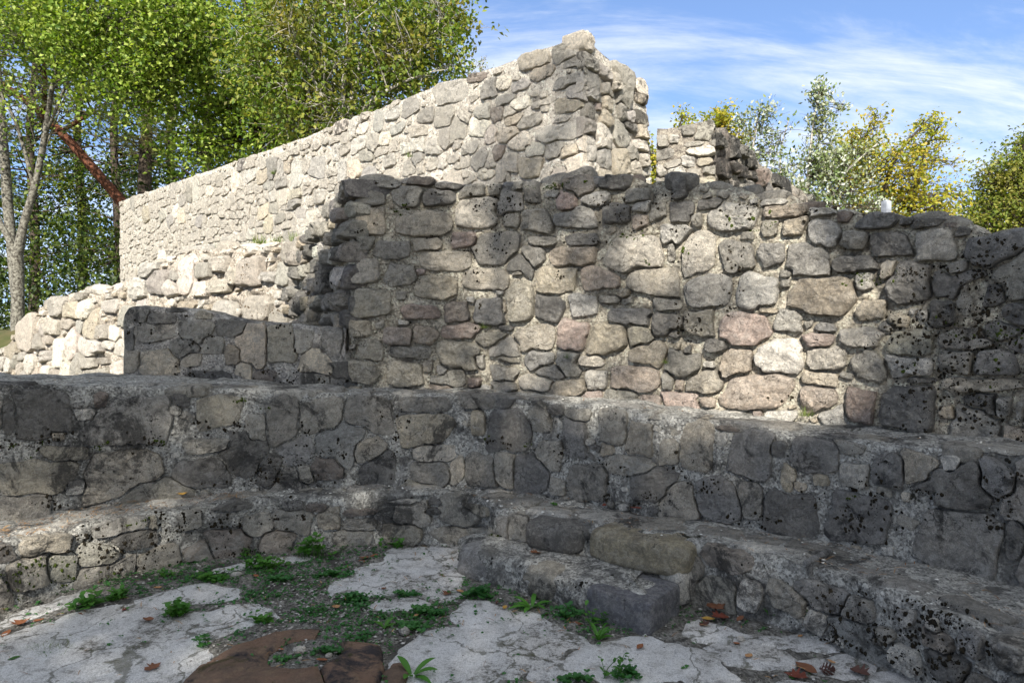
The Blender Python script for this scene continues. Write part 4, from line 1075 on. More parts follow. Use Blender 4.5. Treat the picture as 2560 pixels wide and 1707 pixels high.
def slab_mat():
    m, nt, p, L = new_mat('pale_limestone_paving'); P = pos_node(nt)
    n1 = noise(nt, P, 2.6, 6, .65, .5); n2 = noise(nt, P, 17, 7, .75, .3); n3 = noise(nt, P, 70, 5, .78); g = noise(nt, P, 230, 3, .7)
    c = mixc(nt, rng(nt, n1, .40, .60), (.74, .725, .69), (.58, .56, .525))
    c = mixc(nt, rng(nt, n2, .50, .62, 0, .5), c, (.30, .285, .255))
    c = mixc(nt, rng(nt, n3, .52, .62, 0, .6), c, (.20, .19, .17))
    c = mixc(nt, rng(nt, g, .46, .58, 0, .5), c, (.80, .79, .77))
    c = mixc(nt, rng(nt, g, .50, .40, 0, .45), c, (.24, .23, .21))
    st = math_(nt, 'MULTIPLY', rng(nt, n2, .44, .60), rng(nt, n1, .47, .60))
    c = mixc(nt, math_(nt, 'MULTIPLY', st, rng(nt, n3, .38, .56, .3, .95)), c, (.085, .08, .06))
    vc = nd(nt, 'ShaderNodeTexVoronoi', feature='DISTANCE_TO_EDGE', i_Scale=2.1)
    nv = nd(nt, 'ShaderNodeTexNoise', i_Scale=5.0, i_Detail=6); L(P, nv.inputs['Vector'])
    wv = nd(nt, 'ShaderNodeVectorMath', operation='MULTIPLY_ADD'); L(nv.outputs['Color'], wv.inputs[0]); wv.inputs[1].default_value = (.35, .35, .0); L(P, wv.inputs[2])
    fl = nd(nt, 'ShaderNodeVectorMath', operation='MULTIPLY'); L(wv.outputs[0], fl.inputs[0]); fl.inputs[1].default_value = (1, 1, 0)
    L(fl.outputs[0], vc.inputs['Vector'])
    wid = rng(nt, n2, .35, .65, .003, .024)
    ck = math_(nt, 'SUBTRACT', 1.0, math_(nt, 'DIVIDE', vc.outputs['Distance'], wid))
    ck = rng(nt, ck, 0.0, 0.5)
    c = mixc(nt, math_(nt, 'MULTIPLY', ck, .6), c, mixc(nt, rng(nt, n3, .42, .58), (.035, .035, .018), (.10, .10, .05)))
    mo = noise(nt, P, 5, 8, .75, .7)
    c = mixc(nt, rng(nt, mo, .58, .66, 0, .8), c, mixc(nt, rng(nt, n3, .4, .6), (.06, .06, .025), (.20, .19, .15)))
    L(c, p.inputs['Base Color'])
    h = math_(nt, 'SUBTRACT', n2, math_(nt, 'MULTIPLY', ck, .4))
    bump(nt, p, [(h, .9, .025), (n3, 1.0, .010), (g, .8, .004)])
    return m


M['slab'] = slab_mat()


def slab_outline(px, origin, sc=2.717, top=.012, seed=0):
    px = np.array(px, float); g = on_z(origin[0] + px[:, 0] / sc, origin[1] + px[:, 1] / sc, top)[:, :2]
    # refine the rim
    out = []
    for a, b in zip(g, np.roll(g, -1, 0)):
        n = max(2, int(np.linalg.norm(b - a) / .022)); t = np.linspace(0, 1, n, endpoint=False)[:, None]
        out.append(a * (1 - t) + b * t)
    o = np.vstack(out)
    for _ in range(3):
        o = .5 * o + .25 * (np.roll(o, 1, 0) + np.roll(o, -1, 0))
    P = np.c_[o, np.zeros(len(o))]
    o = o + np.stack([fbm(P, 26, 3, seed), fbm(P, 26, 3, seed + 50)], 1) * .022
    c = o.mean(0)
    return c + (o - c) * (1 + .055 / np.linalg.norm(o - c, axis=1).mean())


def slab(o, top=.012):
    n = len(o)
    d = np.roll(o, -1, 0) - np.roll(o, 1, 0); d /= np.linalg.norm(d, axis=1)[:, None] + 1e-9
    area = np.sum(o[:, 0] * np.roll(o[:, 1], -1) - np.roll(o[:, 0], -1) * o[:, 1])
    nn = np.stack([-d[:, 1], d[:, 0]], 1) * (1 if area > 0 else -1)
    bm = bmesh.new()
    t0 = top * random.uniform(.7, 1.3)
    r0 = [bm.verts.new((*(o[i] - nn[i] * .004), -.03)) for i in range(n)]
    r1 = [bm.verts.new((*o[i], t0 * .55)) for i in range(n)]
    r2 = [bm.verts.new((*(o[i] + nn[i] * .010), t0 + .002 * math.sin(i))) for i in range(n)]
    for i in range(n):
        j = (i + 1) % n
        for a, b in ((r0, r1), (r1, r2)):
            f = [a[i], a[j], b[j], b[i]]
            bm.faces.new(f if area > 0 else f[::-1])
    top_f = bm.faces.new(r2 if area > 0 else r2[::-1])
    bmesh.ops.triangulate(bm, faces=[top_f])
    me = bpy.data.meshes.new('paving_slab'); bm.to_mesh(me); bm.free()
    for p in me.polygons:
        p.use_smooth = True
    me.set_sharp_from_angle(angle=math.radians(40))
    me.materials.append(M['slab'])
    ob = bpy.data.objects.new('paving_slab', me); COL.objects.link(ob); put(ob, (0, 0, 0), floor)


Z7, Z8, Z9 = (0, 1130), (850, 1130), (1700, 1130)
SLABS = [
    (Z7, [(-300,1330),(0,1262),(300,1190),(560,1092),(760,1062),(1000,1042),(1050,1130),(960,1160),(1330,1104),(1480,1052),(1700,1052),(1790,1140),(1640,1200),(1450,1232),(1360,1290),(1240,1312),(1000,1392),(800,1450),(620,1530),(420,1720),(-500,1720)]),
    (Z7, [(880,1446),(1040,1398),(1260,1330),(1380,1310),(1390,1420),(1450,1500),(1560,1580),(1700,1720),(480,1720),(660,1550)]),
    (Z7, [(980,1012),(1120,960),(1280,922),(1400,905),(1550,952),(1530,1002),(1300,1016),(1080,1040)]),
    (Z7, [(1500,792),(1700,742),(2020,702),(2032,732),(1800,772),(1620,798),(1510,806)]),
    (Z7, [(-200,1240),(0,1172),(100,1104),(300,1030),(500,965),(540,1010),(420,1062),(240,1112),(60,1180),(-150,1275)]),
    (Z8, [(0,892),(60,840),(130,795),(330,742),(320,690),(345,668),(560,660),(800,662),(855,712),(800,850),(770,900),(790,960),(770,985),(400,955),(0,962)]),
    (Z8, [(270,1042),(330,1012),(430,1000),(540,1020),(520,1048),(400,1062),(300,1062)]),
    (Z8, [(800,1132),(850,1060),(885,1012),(1000,1036),(1150,1088),(1178,1148),(1130,1196),(980,1180),(870,1168)]),
    (Z8, [(1200,1152),(1260,1112),(1330,1112),(1500,1200),(1640,1262),(1640,1300),(1500,1308),(1360,1262),(1250,1212)]),
    (Z8, [(410,1442),(500,1330),(590,1272),(640,1232),(720,1210),(1060,1192),(1240,1230),(1400,1300),(1480,1372),(1380,1442),(1250,1452),(1180,1512),(1000,1540),(940,1640),(620,1660),(540,1568),(430,1474)]),
    (Z8, [(1340,1502),(1390,1450),(1450,1430),(1550,1430),(1604,1498),(1520,1540),(1420,1542)]),
    (Z8, [(1590,1442),(1640,1362),(1760,1320),(1900,1290),(2050,1270),(2180,1325),(2230,1400),(2290,1480),(2220,1530),(1960,1552),(1760,1520),(1650,1490)]),
    (Z8, [(2210,1320),(2330,1340),(2440,1400),(2400,1480),(2320,1470),(2260,1400)]),
    (Z9, [(95,1182),(180,1160),(380,1220),(560,1288),(590,1318),(400,1300),(130,1278)]),
    (Z9, [(-20,1400),(60,1352),(160,1370),(270,1462),(330,1508),(200,1524),(80,1522),(-10,1490)]),
    (Z9, [(250,1342),(330,1312),(480,1322),(640,1350),(730,1410),(650,1440),(480,1450),(290,1400)]),
    (Z9, [(600,1292),(700,1252),(860,1272),(960,1300),(1000,1330),(860,1338),(700,1320)]),
    (Z9, [(890,1432),(1050,1400),(1180,1402),(1240,1424),(1230,1500),(1100,1506),(980,1486)]),
    (Z9, [(1340,1540),(1500,1510),(1600,1580),(1640,1680),(1340,1680)]),
    (Z9, [(660,1600),(800,1560),(1000,1590),(1240,1580),(1300,1680),(600,1700)]),
    (Z9, [(60,1580),(240,1560),(420,1600),(520,1680),(0,1700)]),
]
slab_polys = [slab_outline(px, og, seed=i * 3) for i, (og, px) in enumerate(SLABS)]
floor = build_ground(slab_polys)
for i, o in enumerate(slab_polys):
    slab(o)


def scatter_bits(name, pts, size, mat, flat=.6, kind='stuff', parent=None, seed=0, label=None):
    """Many small stones as one heap of real geometry."""
    R = np.random.default_rng(seed)
    O = np.array([(1, 0, 0), (.3, .95, 0), (-.8, .6, 0), (-.85, -.5, 0), (.25, -1, 0), (.15, .1, .9), (-.1, 0, -.6)], float)
    T = np.array([(0, 1, 5), (1, 2, 5), (2, 3, 5), (3, 4, 5), (4, 0, 5), (1, 0, 6), (2, 1, 6), (3, 2, 6), (4, 3, 6), (0, 4, 6)])
    n = len(pts); s = R.uniform(size[0], size[1], n) ** 1.0; a = R.uniform(0, 6.28, n)
    V = O[None] * s[:, None, None] * (1 + R.normal(0, .18, (n, 7, 1))); V[..., 2] *= flat; V[..., 0] *= R.uniform(.8, 1.4, n)[:, None]
    c, sn = np.cos(a)[:, None], np.sin(a)[:, None]
    X = V[..., 0] * c - V[..., 1] * sn; Y = V[..., 0] * sn + V[..., 1] * c
    V = np.stack([X, Y, V[..., 2]], -1) + np.asarray(pts)[:, None, :]
    Fa = (T[None] + (np.arange(n) * 7)[:, None, None]).reshape(-1, 3)
    o = mk(name, V.reshape(-1, 3), [Fa], mat, parent, loc=WLOC[parent.name] if parent else None, smooth=False)
    o['kind'] = kind
    if label:
        o['label'] = label
    return o


def floor_pts(n, seed, zone=None, dens=None):
    R = np.random.default_rng(seed); out = []
    while len(out) < n:
        x, y = R.uniform(-3.2, 2.2), R.uniform(2.0, 4.6)
        if zone is not None and R.random() > zone(x, y):
            continue
        out.append((x, y, R.uniform(.008, .02)))
    return np.array(out)


def zone_g(x, y):
    u, v = proj(np.array([x, y, 0.]))
    if on_slab(x, y):
        return .02
    return .2 + .8 * math.exp(-((u - 840) / 230) ** 2 - ((v - 1545) / 75) ** 2)


scatter_bits('gravel', floor_pts(7000, 3, zone_g), (.002, .009), M['gravel'], seed=1, label='pale gravel scattered over the earth patches between the paving slabs')
# chips and dry needles lying on the bench tops
Rl = np.random.default_rng(44)


def ledge_pts(face, n, depth, seed, u_lo=-100, u_hi=2660, lift=.03):
    R = np.random.default_rng(seed); out = []
    while len(out) < n:
        s = R.uniform(0, face.len); p = face.P(s, face.z1(s), -R.uniform(.03, 1) * depth)
        u, v = proj(p)
        if u_lo < u < u_hi:
            out.append(p + np.array([0, 0, lift]))
    return np.array(out)


scatter_bits('stone_chips', np.vstack([ledge_pts(f_2, 90, .30, 5, lift=.018), ledge_pts(f_1, 30, .2, 6, lift=.02), ledge_pts(f_2, 70, .22, 7, 700, 1400, .018)]), (.002, .009), M['chips'], seed=4, label='white stone chips lying along the bench tops')


def needles(name, pts, length, width, mat, seed, label):
    R = np.random.default_rng(seed); n = len(pts); a = R.uniform(0, 6.28, n); l = R.uniform(*length, n) / 2; w = R.uniform(*width, n) / 2
    d = np.stack([np.cos(a), np.sin(a), R.normal(0, .08, n)], 1); q = np.stack([-np.sin(a), np.cos(a), 0 * a], 1)
    up = np.array([0, 0, .003])
    P = np.asarray(pts)
    V = np.stack([P - d * l[:, None] + q * w[:, None], P - d * l[:, None] - q * w[:, None], P + up + d * 0 - q * w[:, None], P + up + q * w[:, None], P + d * l[:, None] - q * w[:, None] * .5, P + d * l[:, None] + q * w[:, None] * .5], 1)
    b = (np.arange(n) * 6)[:, None]
    Fq = np.vstack([b + np.array([[0, 1, 2, 3]]), b + np.array([[3, 2, 4, 5]])])
    o = mk(name, V.reshape(-1, 3), [Fq], mat); o['kind'] = 'stuff'; o['label'] = label


needles('leaf_litter', np.vstack([ledge_pts(f_2, 420, .32, 15, -100, 620, .022), ledge_pts(f_2, 200, .4, 16, 900, 2660, .022), floor_pts(420, 17) + np.array([0, 0, .008]),
        ledge_pts(f_1, 60, .2, 18, -100, 2660, .028)]), (.015, .06), (.0015, .0045), M['litter'], 3, 'brown dry needles and leaf bits strewn over floor and bench tops')

# ------------------------------------------------------------------ broken millstone in the floor
def millstone_mat():
    m, nt, p, L = new_mat('red_sandstone'); P = pos_node(nt)
    n1 = noise(nt, P, 6, 5, .65, .5); n2 = noise(nt, P, 30, 6, .7); n3 = noise(nt, P, 160, 3, .7)
    oi = nd(nt, 'ShaderNodeObjectInfo')
    c = mixc(nt, rng(nt, n1, .35, .62), (.215, .135, .092), (.15, .105, .078))
    c = mixc(nt, rng(nt, n2, .48, .66, 0, .65), c, (.235, .165, .105))
    dk = math_(nt, 'ADD', n1, math_(nt, 'MULTIPLY', oi.outputs['Alpha'], .30))
    c = mixc(nt, math_(nt, 'MULTIPLY', rng(nt, dk, .62, .74), rng(nt, n2, .35, .55, .4, .95)), c, (.032, .03, .034))
    g = noise(nt, P, 4.5, 7, .7, .6)
    c = mixc(nt, rng(nt, g, .60, .68, 0, .7), c, (.05, .05, .014))
    c = mixc(nt, rng(nt, n3, .56, .7, 0, .4), c, (.06, .04, .03))
    L(c, p.inputs['Base Color'])
    bump(nt, p, [(n1, .8, .04), (n2, 1.0, .03), (n3, .9, .006)])
    return m


M['mill'] = millstone_mat()
mc = np.array([-.935, 2.82]); eye = np.array([-.925, 2.98]); mill = thing('millstone', (*mc, 0), 'broken round reddish sandstone ring lying sunk in the floor, open on one side', 'millstone')


def ring_piece(a0, a1, ro, ri, h, alpha, seed, rise=0.0):
    n = max(8, int((a1 - a0) / math.radians(3.2))); A = np.linspace(a0, a1, n)
    prof = [(1.0, -.06), (1.0, .35), (.965, .72), (.90, .93), (.72, 1.0), (.45, 1.0), (.22, .95), (.08, .82), (0, .5), (0, -.06)]
    V = []
    for i, a in enumerate(A):
        t = (a - a0) / (a1 - a0); e = min(t, 1 - t) * (a1 - a0); ee = min(1, .6 + e * 2.6)
        wob = fbm(np.array([[math.cos(a) * 2, math.sin(a) * 2, seed]]), 1.6, 3, seed)[0]
        wob2 = fbm(np.array([[math.cos(a) * 2, math.sin(a) * 2, seed + 9]]), 1.9, 3, seed + 4)[0]
        for k, (f, z) in enumerate(prof):
            R_o = ro * (1 + .045 * wob); R_i = ri * (1 + .14 * wob2)
            zz = h * z * (ee if z > .4 else 1) + rise * t * (z > 0)
            cs = np.array([math.cos(a), math.sin(a)]); po = mc + cs * R_o; pi_ = eye + cs * R_i if ri < .3 else mc + cs * R_i
            q = pi_ + (po - pi_) * f
            p = np.array([q[0], q[1], zz])
            V.append(p)
    V = np.array(V); m = len(prof)
    V[:, 2] += fbm(V, 11, 5, seed, .62) * .020
    i = np.arange((n - 1) * m).reshape(n - 1, m)[:, :-1].ravel()
    Q = np.stack([i, i + m, i + m + 1, i + 1], 1)
    faces = Q.tolist() + [list(range(m)), list(range((n - 1) * m, n * m))[::-1]]
    o = mk('fragment', V, faces, M['mill'], mill, loc=(mc[0] + math.cos((a0 + a1) / 2) * ro, mc[1] + math.sin((a0 + a1) / 2) * ro, 0), sharp=50)
    o.color = (1, 1, 1, alpha)


D = math.radians
ring_piece(D(88), D(168), .41, .15, .032, .30, 3)
ring_piece(D(170), D(310), .42, .15, .034, .12, 5, .02)
ring_piece(D(312), D(396), .40, .16, .052, .62, 8, .0)
ring_piece(D(-26), D(12), .51, .41, .03, .0, 11)


def ground_cover():
    R = np.random.default_rng(71); C = []
    while len(C) < 4200:
        x, y = R.uniform(-2.9, 1.7), R.uniform(2.2, 4.45)
        u, v = proj(np.array([x, y, 0.]))
        w = .10 + .9 * math.exp(-((u - 820) / 330) ** 2 - ((v - 1500) / 90) ** 2) + .7 * math.exp(-((u - 420) / 300) ** 2 - ((v - 1440) / 40) ** 2) + .35 * math.exp(-((u - 1350) / 350) ** 2 - ((v - 1560) / 70) ** 2)
        if R.random() > w * (.3 + 1.4 * max(0, float(fbm(np.array([[x, y, 0.]]), 5, 2, 8)[0]) + .25)):
            continue
        if on_slab(x, y) and R.random() > .10:
            continue
        C.append((x, y, R.uniform(.006, .03)))
    C = np.repeat(np.array(C), 3, 0) + R.normal(0, .007, (12600, 3)) * np.array([1, 1, .4])
    V, T = leaf_mesh(C, (.009, .024), R, .75, .0, .7, .2)
    tag(mk('ground_cover', V, [T], M['cover']), 'tiny green seedlings creeping over the earth between the slabs', kind='stuff')

# ------------------------------------------------------------------ trees
def tube(path, rad, sides=7, wob=0.0, seed=0):
    path = np.asarray(path, float); n = len(path); rad = np.asarray(rad, float)
    t = np.gradient(path, axis=0); t /= np.linalg.norm(t, axis=1)[:, None] + 1e-9
    ref = np.where(np.abs(t[:, 2:3]) > .9, np.array([[1., 0, 0]]), np.array([[0, 0, 1.]]))
    a = np.cross(t, ref); a /= np.linalg.norm(a, axis=1)[:, None]; b = np.cross(t, a)
    ph = np.linspace(0, 2 * np.pi, sides, endpoint=False)
    r = rad[:, None] * np.ones(sides)
    if wob:
        r = r * (1 + wob * fbm(np.stack([np.cos(ph)[None] * 1.5 + seed + 0 * r, np.sin(ph)[None] * 1.5 + 0 * r, np.arange(n)[:, None] * .35 + 0 * r], -1), 1.0, 2, seed))
    V = path[:, None] + (a[:, None] * np.cos(ph)[None, :, None] + b[:, None] * np.sin(ph)[None, :, None]) * r[..., None]
    i = np.arange((n - 1) * sides); k = i // sides; j = i % sides; jn = (j + 1) % sides
    Q = np.stack([k * sides + j, k * sides + jn, (k + 1) * sides + jn, (k + 1) * sides + j], 1)
    return V.reshape(-1, 3), Q


class Bag:
    def __init__(self):
        self.V, self.Q, self.n = [], [], 0

    def add(self, vq):
        self.V.append(vq[0]); self.Q.append(vq[1] + self.n); self.n += len(vq[0])

    def build(self, name, mat, parent, smooth=True):
        return mk(name, np.vstack(self.V), [np.vstack(self.Q)], mat, parent, loc=WLOC[parent.name], smooth=smooth) if self.V else None


def leaf_mesh(C, size, R, aspect=.62, droop=.3, up=.55, fold=.22, lobed=False):
    """Leaf blades: two folded triangles each, or six for a lobed leaf."""
    n = len(C)
    nr = R.normal(0, 1, (n, 3)); nr /= np.linalg.norm(nr, axis=1)[:, None]; nr = nr * (1 - up) + np.array([0, 0, up]); nr /= np.linalg.norm(nr, axis=1)[:, None]
    d = R.normal(0, 1, (n, 3)); d[:, 2] -= droop; d -= nr * np.sum(d * nr, 1)[:, None]; d /= np.linalg.norm(d, axis=1)[:, None] + 1e-9
    q = np.cross(nr, d); l = R.uniform(size[0], size[1], n)[:, None]; w = l * aspect * R.uniform(.75, 1.2, n)[:, None]
    if not lobed:
        V = np.stack([C, C + d * l * .45 + q * w * .5 + nr * l * fold * .5, C + d * l - nr * l * .10, C + d * l * .45 - q * w * .5 + nr * l * fold * .5], 1).reshape(-1, 3)
        b = (np.arange(n) * 4)[:, None]
        return V, np.vstack([b + np.array([[0, 1, 2]]), b + np.array([[0, 2, 3]])])
    pts = [(0, 0), (.30, .42), (.38, .95), (.62, .45), (1.0, 0), (.62, -.45), (.38, -.95), (.30, -.42)]
    V = np.stack([C + d * l * a + q * w * .62 * b + nr * l * fold * (abs(b) * .5 - a * .12) for a, b in pts], 1).reshape(-1, 3)
    b = (np.arange(n) * 8)[:, None]
    return V, np.vstack([b + np.array([[0, 1, 2]]), b + np.array([[0, 2, 3]]), b + np.array([[0, 3, 4]]), b + np.array([[0, 4, 5]]), b + np.array([[0, 5, 6]]), b + np.array([[0, 6, 7]])])


def tree(name, label, base, stems, blobs, leaf, mat_leaf, mat_bark, mat_limb=None, group=None, seed=1, cat='tree', keep=None, limb_r=.03, twig=3, sweep=.35, stem_sides=9, min_attach=.25, spread=.55):
    """stems: list of [(x, y, z, r), ...]; blobs: (centre, radii, clumps, leaves per clump, clump radius)."""
    R = np.random.default_rng(seed); root = thing(name, base, label, cat, group)
    tb, lb = Bag(), Bag(); anchors = []
    for st in stems:
        p = np.array(st, float); sm = catmull(p[:, :3], .25) if len(p) > 2 else np.linspace(p[0, :3], p[-1, :3], 12)
        d = np.r_[0, np.cumsum(np.linalg.norm(np.diff(p[:, :3], axis=0), axis=1))]; ds = np.r_[0, np.cumsum(np.linalg.norm(np.diff(sm, axis=0), axis=1))]
        r = np.interp(ds / ds[-1] * d[-1], d, p[:, 3])
        sm = sm + fbm(sm, .9, 2, seed)[:, None] * np.array([.05, .05, 0]) * (np.linspace(0, 1, len(sm))[:, None])
        tb.add(tube(sm, r, stem_sides, .14, seed))
        k0 = int(len(sm) * min_attach)
        anchors += [(sm[i], r[i]) for i in range(k0, len(sm))]
    AP = np.array([a[0] for a in anchors]); AR = np.array([a[1] for a in anchors])
    C = []
    for ctr, rad, ncl, nlf, cr in blobs:
        ctr = np.asarray(ctr, float)
        for _ in range(ncl):
            v = R.normal(0, 1, 3); v /= np.linalg.norm(v); v *= R.uniform(.15, 1) ** .45
            c = ctr + v * np.asarray(rad)
            if keep is not None and not keep(c):
                continue
            dd = np.linalg.norm(AP - c, axis=1) + np.where(AP[:, 2] > c[2] + .1, 2.5 * (AP[:, 2] - c[2]), 0)
            i = int(np.argmin(dd * R.uniform(.75, 1.25, len(dd))))
            a = AP[i]; L_ = np.linalg.norm(c - a)
            r0 = min(AR[i] * .6, limb_r * (.45 + .3 * L_))
            mid = (a + c) / 2 + np.array([0, 0, sweep * .25 * L_]) * R.uniform(-.2, 1) + R.normal(0, .07 * L_, 3)
            t = np.linspace(0, 1, 6)[:, None]
            path = (1 - t) ** 2 * a + 2 * t * (1 - t) * mid + t ** 2 * c
            lb.add(tube(path, np.linspace(r0, r0 * .28 + .002, 6), 5))
            ends = [c]
            for _k in range(twig):
                e = c + R.normal(0, cr * .75, 3)
                s0 = path[R.integers(3, 6)]
                lb.add(tube(np.array([s0, (s0 + e) / 2 + R.normal(0, .04, 3), e]), [r0 * .3 + .002, r0 * .2 + .002, .0015], 4)); ends.append(e)
            k = max(3, int(nlf * R.uniform(.5, 1.5)))
            pick = np.array(ends)[R.integers(0, len(ends), k)]
            C.append(pick + R.normal(0, 1, (k, 3)) * cr * np.array([spread, spread, spread * .72]))
    tb.build('trunk', mat_bark, root); lb.build('branches', mat_limb or mat_bark, root)
    if C:
        C = np.vstack(C)
        if keep is not None and getattr(keep, 'leafwise', False):
            C = C[keep.vec(C, R)]
        V, T = leaf_mesh(C, leaf['size'], R, leaf.get('aspect', .62), leaf.get('droop', .3), leaf.get('up', .5), leaf.get('fold', .22), leaf.get('lobed', False))
        mk('crown', V, [T], mat_leaf, root, loc=WLOC[root.name])
    return root


def blob(u, v, d, ru, rv, rd, ncl, nlf, cr):
    return (at(u, v, d), (ru * d / F, rd, rv * d / F), ncl, nlf, cr)


def stem(*pts):
    """(u, v, depth, width in photograph pixels) -> points with radius"""
    return [(*at(u, v, d), w * d / F / 2) for u, v, d, w in pts]


M['lf_maple'] = leaf_mat('bright_maple_leaves', [(.06, .12, .014), (.16, .25, .032), (.27, .35, .06), (.38, .44, .11)], .42, 1.1, (.23, .22, .04), .2)
M['lf_centre'] = leaf_mat('turning_leaves', [(.055, .105, .014), (.11, .17, .022), (.18, .235, .035), (.27, .26, .05)], .42, .9, (.20, .115, .035), .5)
M['lf_under'] = leaf_mat('shade_dark_undergrowth', [(.012, .026, .005), (.025, .048, .008), (.06, .09, .014), (.13, .17, .03)], .25, .7, (.05, .05, .01), .3)  # canopy shade put into the leaf colour, darker than the leaves themselves
M['lf_dark'] = leaf_mat('woodland_leaves', [(.022, .05, .007), (.04, .08, .010), (.075, .12, .015), (.15, .17, .022)], .45, .7, (.17, .15, .02), .4)
M['lf_yellow'] = leaf_mat('golden_leaves', [(.14, .19, .02), (.28, .31, .03), (.44, .39, .045), (.46, .34, .06)], .45, .9, (.36, .23, .05), .4)
M['lf_silver'] = leaf_mat('white_backed_leaves', [(.10, .15, .04), (.16, .21, .08), (.34, .37, .28), (.58, .59, .54)], .3, 1.2, (.20, .21, .07), .5)
M['lf_brown'] = leaf_mat('olive_brown_leaves', [(.075, .12, .02), (.14, .19, .03), (.22, .24, .045), (.30, .27, .07)], .4, .7, (.22, .17, .04), .4)
M['needle'] = leaf_mat('pine_needles', [(.045, .075, .022), (.075, .105, .030), (.12, .13, .045), (.16, .12, .05)], .15, .9, (.18, .14, .05), .35)
M['lf_shade'] = leaf_mat('shade_tree_leaves', [(.05, .10, .014), (.08, .13, .02), (.11, .16, .025)], .25, .9)

def stf(*p):
    return stem(*[(u, v, d * 1.346, w) for u, v, d, w in p])


def blf(u, v, d, ru, rv, rd, n, k, cr):
    return blob(u, v, d * 1.346, ru, rv, rd * 1.4, n, k, cr * 1.3)


# --- the pale lichened tree at the left edge, with the bright maple foliage
g1 = at(45, 832, 13.0 * 1.346)
tree('forked_tree', 'pale lichen-patched forked tree at the left edge with bright green leaves overhead', g1,
     [stf((45, 838, 13.0, 33), (46, 760, 13.0, 29), (44, 690, 13.0, 28), (42, 640, 13.0, 29)),
      stf((42, 645, 13, 25), (60, 560, 13, 19), (90, 450, 12.9, 16), (112, 340, 12.8, 14), (130, 220, 12.6, 11), (150, 60, 12.3, 7), (170, -120, 12, 4)),
      stf((40, 640, 13, 16), (18, 590, 13, 14), (-8, 540, 13, 14), (-40, 420, 13, 12), (-60, 200, 12.8, 8), (-60, -60, 12.6, 5)),
      stf((84, 460, 12.9, 12), (62, 380, 12.8, 9), (38, 300, 12.7, 8), (10, 250, 12.6, 6), (-30, 150, 12.5, 5)),
      stf((112, 340, 12.8, 8), (200, 150, 12.2, 6), (320, 20, 11.8, 6), (430, -90, 11.6, 4)),
      stf((130, 220, 12.6, 6), (240, 170, 12.3, 3), (330, 235, 12.2, 3)), stf((100, 400, 12.9, 4), (210, 150, 12.5, 3), (280, 190, 12.3, 3), (330, 250, 12.2, 3))],
     [blf(300, 70, 12.0, 270, 115, 1.1, 45, 262, 0.36), blf(90, 40, 12.6, 150, 90, 1.3, 20, 210, 0.38), blf(480, 40, 11.9, 110, 90, 1.0, 22, 151, 0.38), blf(300, 190, 12.2, 150, 70, .8, 20, 151, 0.36), blf(370, 260, 12.2, 60, 50, .5, 8, 126, 0.32),
      blf(40, 230, 12.6, 60, 60, .6, 5, 63, 0.41), blf(-150, 100, 12.8, 200, 200, 1.5, 27, 84, 0.58), blf(250, -110, 12.0, 380, 130, 1.5, 58, 126, 0.52)],
     dict(size=(.07, .125), aspect=.8, up=.25, droop=.5, lobed=True), M['lf_maple'], M['bark_grey'], M['bark_grey'], seed=11, limb_r=.022, twig=6)
tree('young_tree', 'grey slanting sapling trunk beside the forked tree at the left edge', at(10, 836, 14.5 * 1.3),
     [stf((62, 850, 14.5, 20), (40, 740, 14.5, 22), (24, 560, 14.5, 24), (14, 440, 14.5, 22), (4, 300, 14.5, 18), (-6, 120, 14.5, 12), (-10, -80, 14.4, 8))],
     [blf(-60, 60, 14.5, 120, 160, .9, 30, 34, .36)], dict(size=(.10, .17), up=.5), M['lf_centre'], M['bark_grey'], seed=12, limb_r=.016)

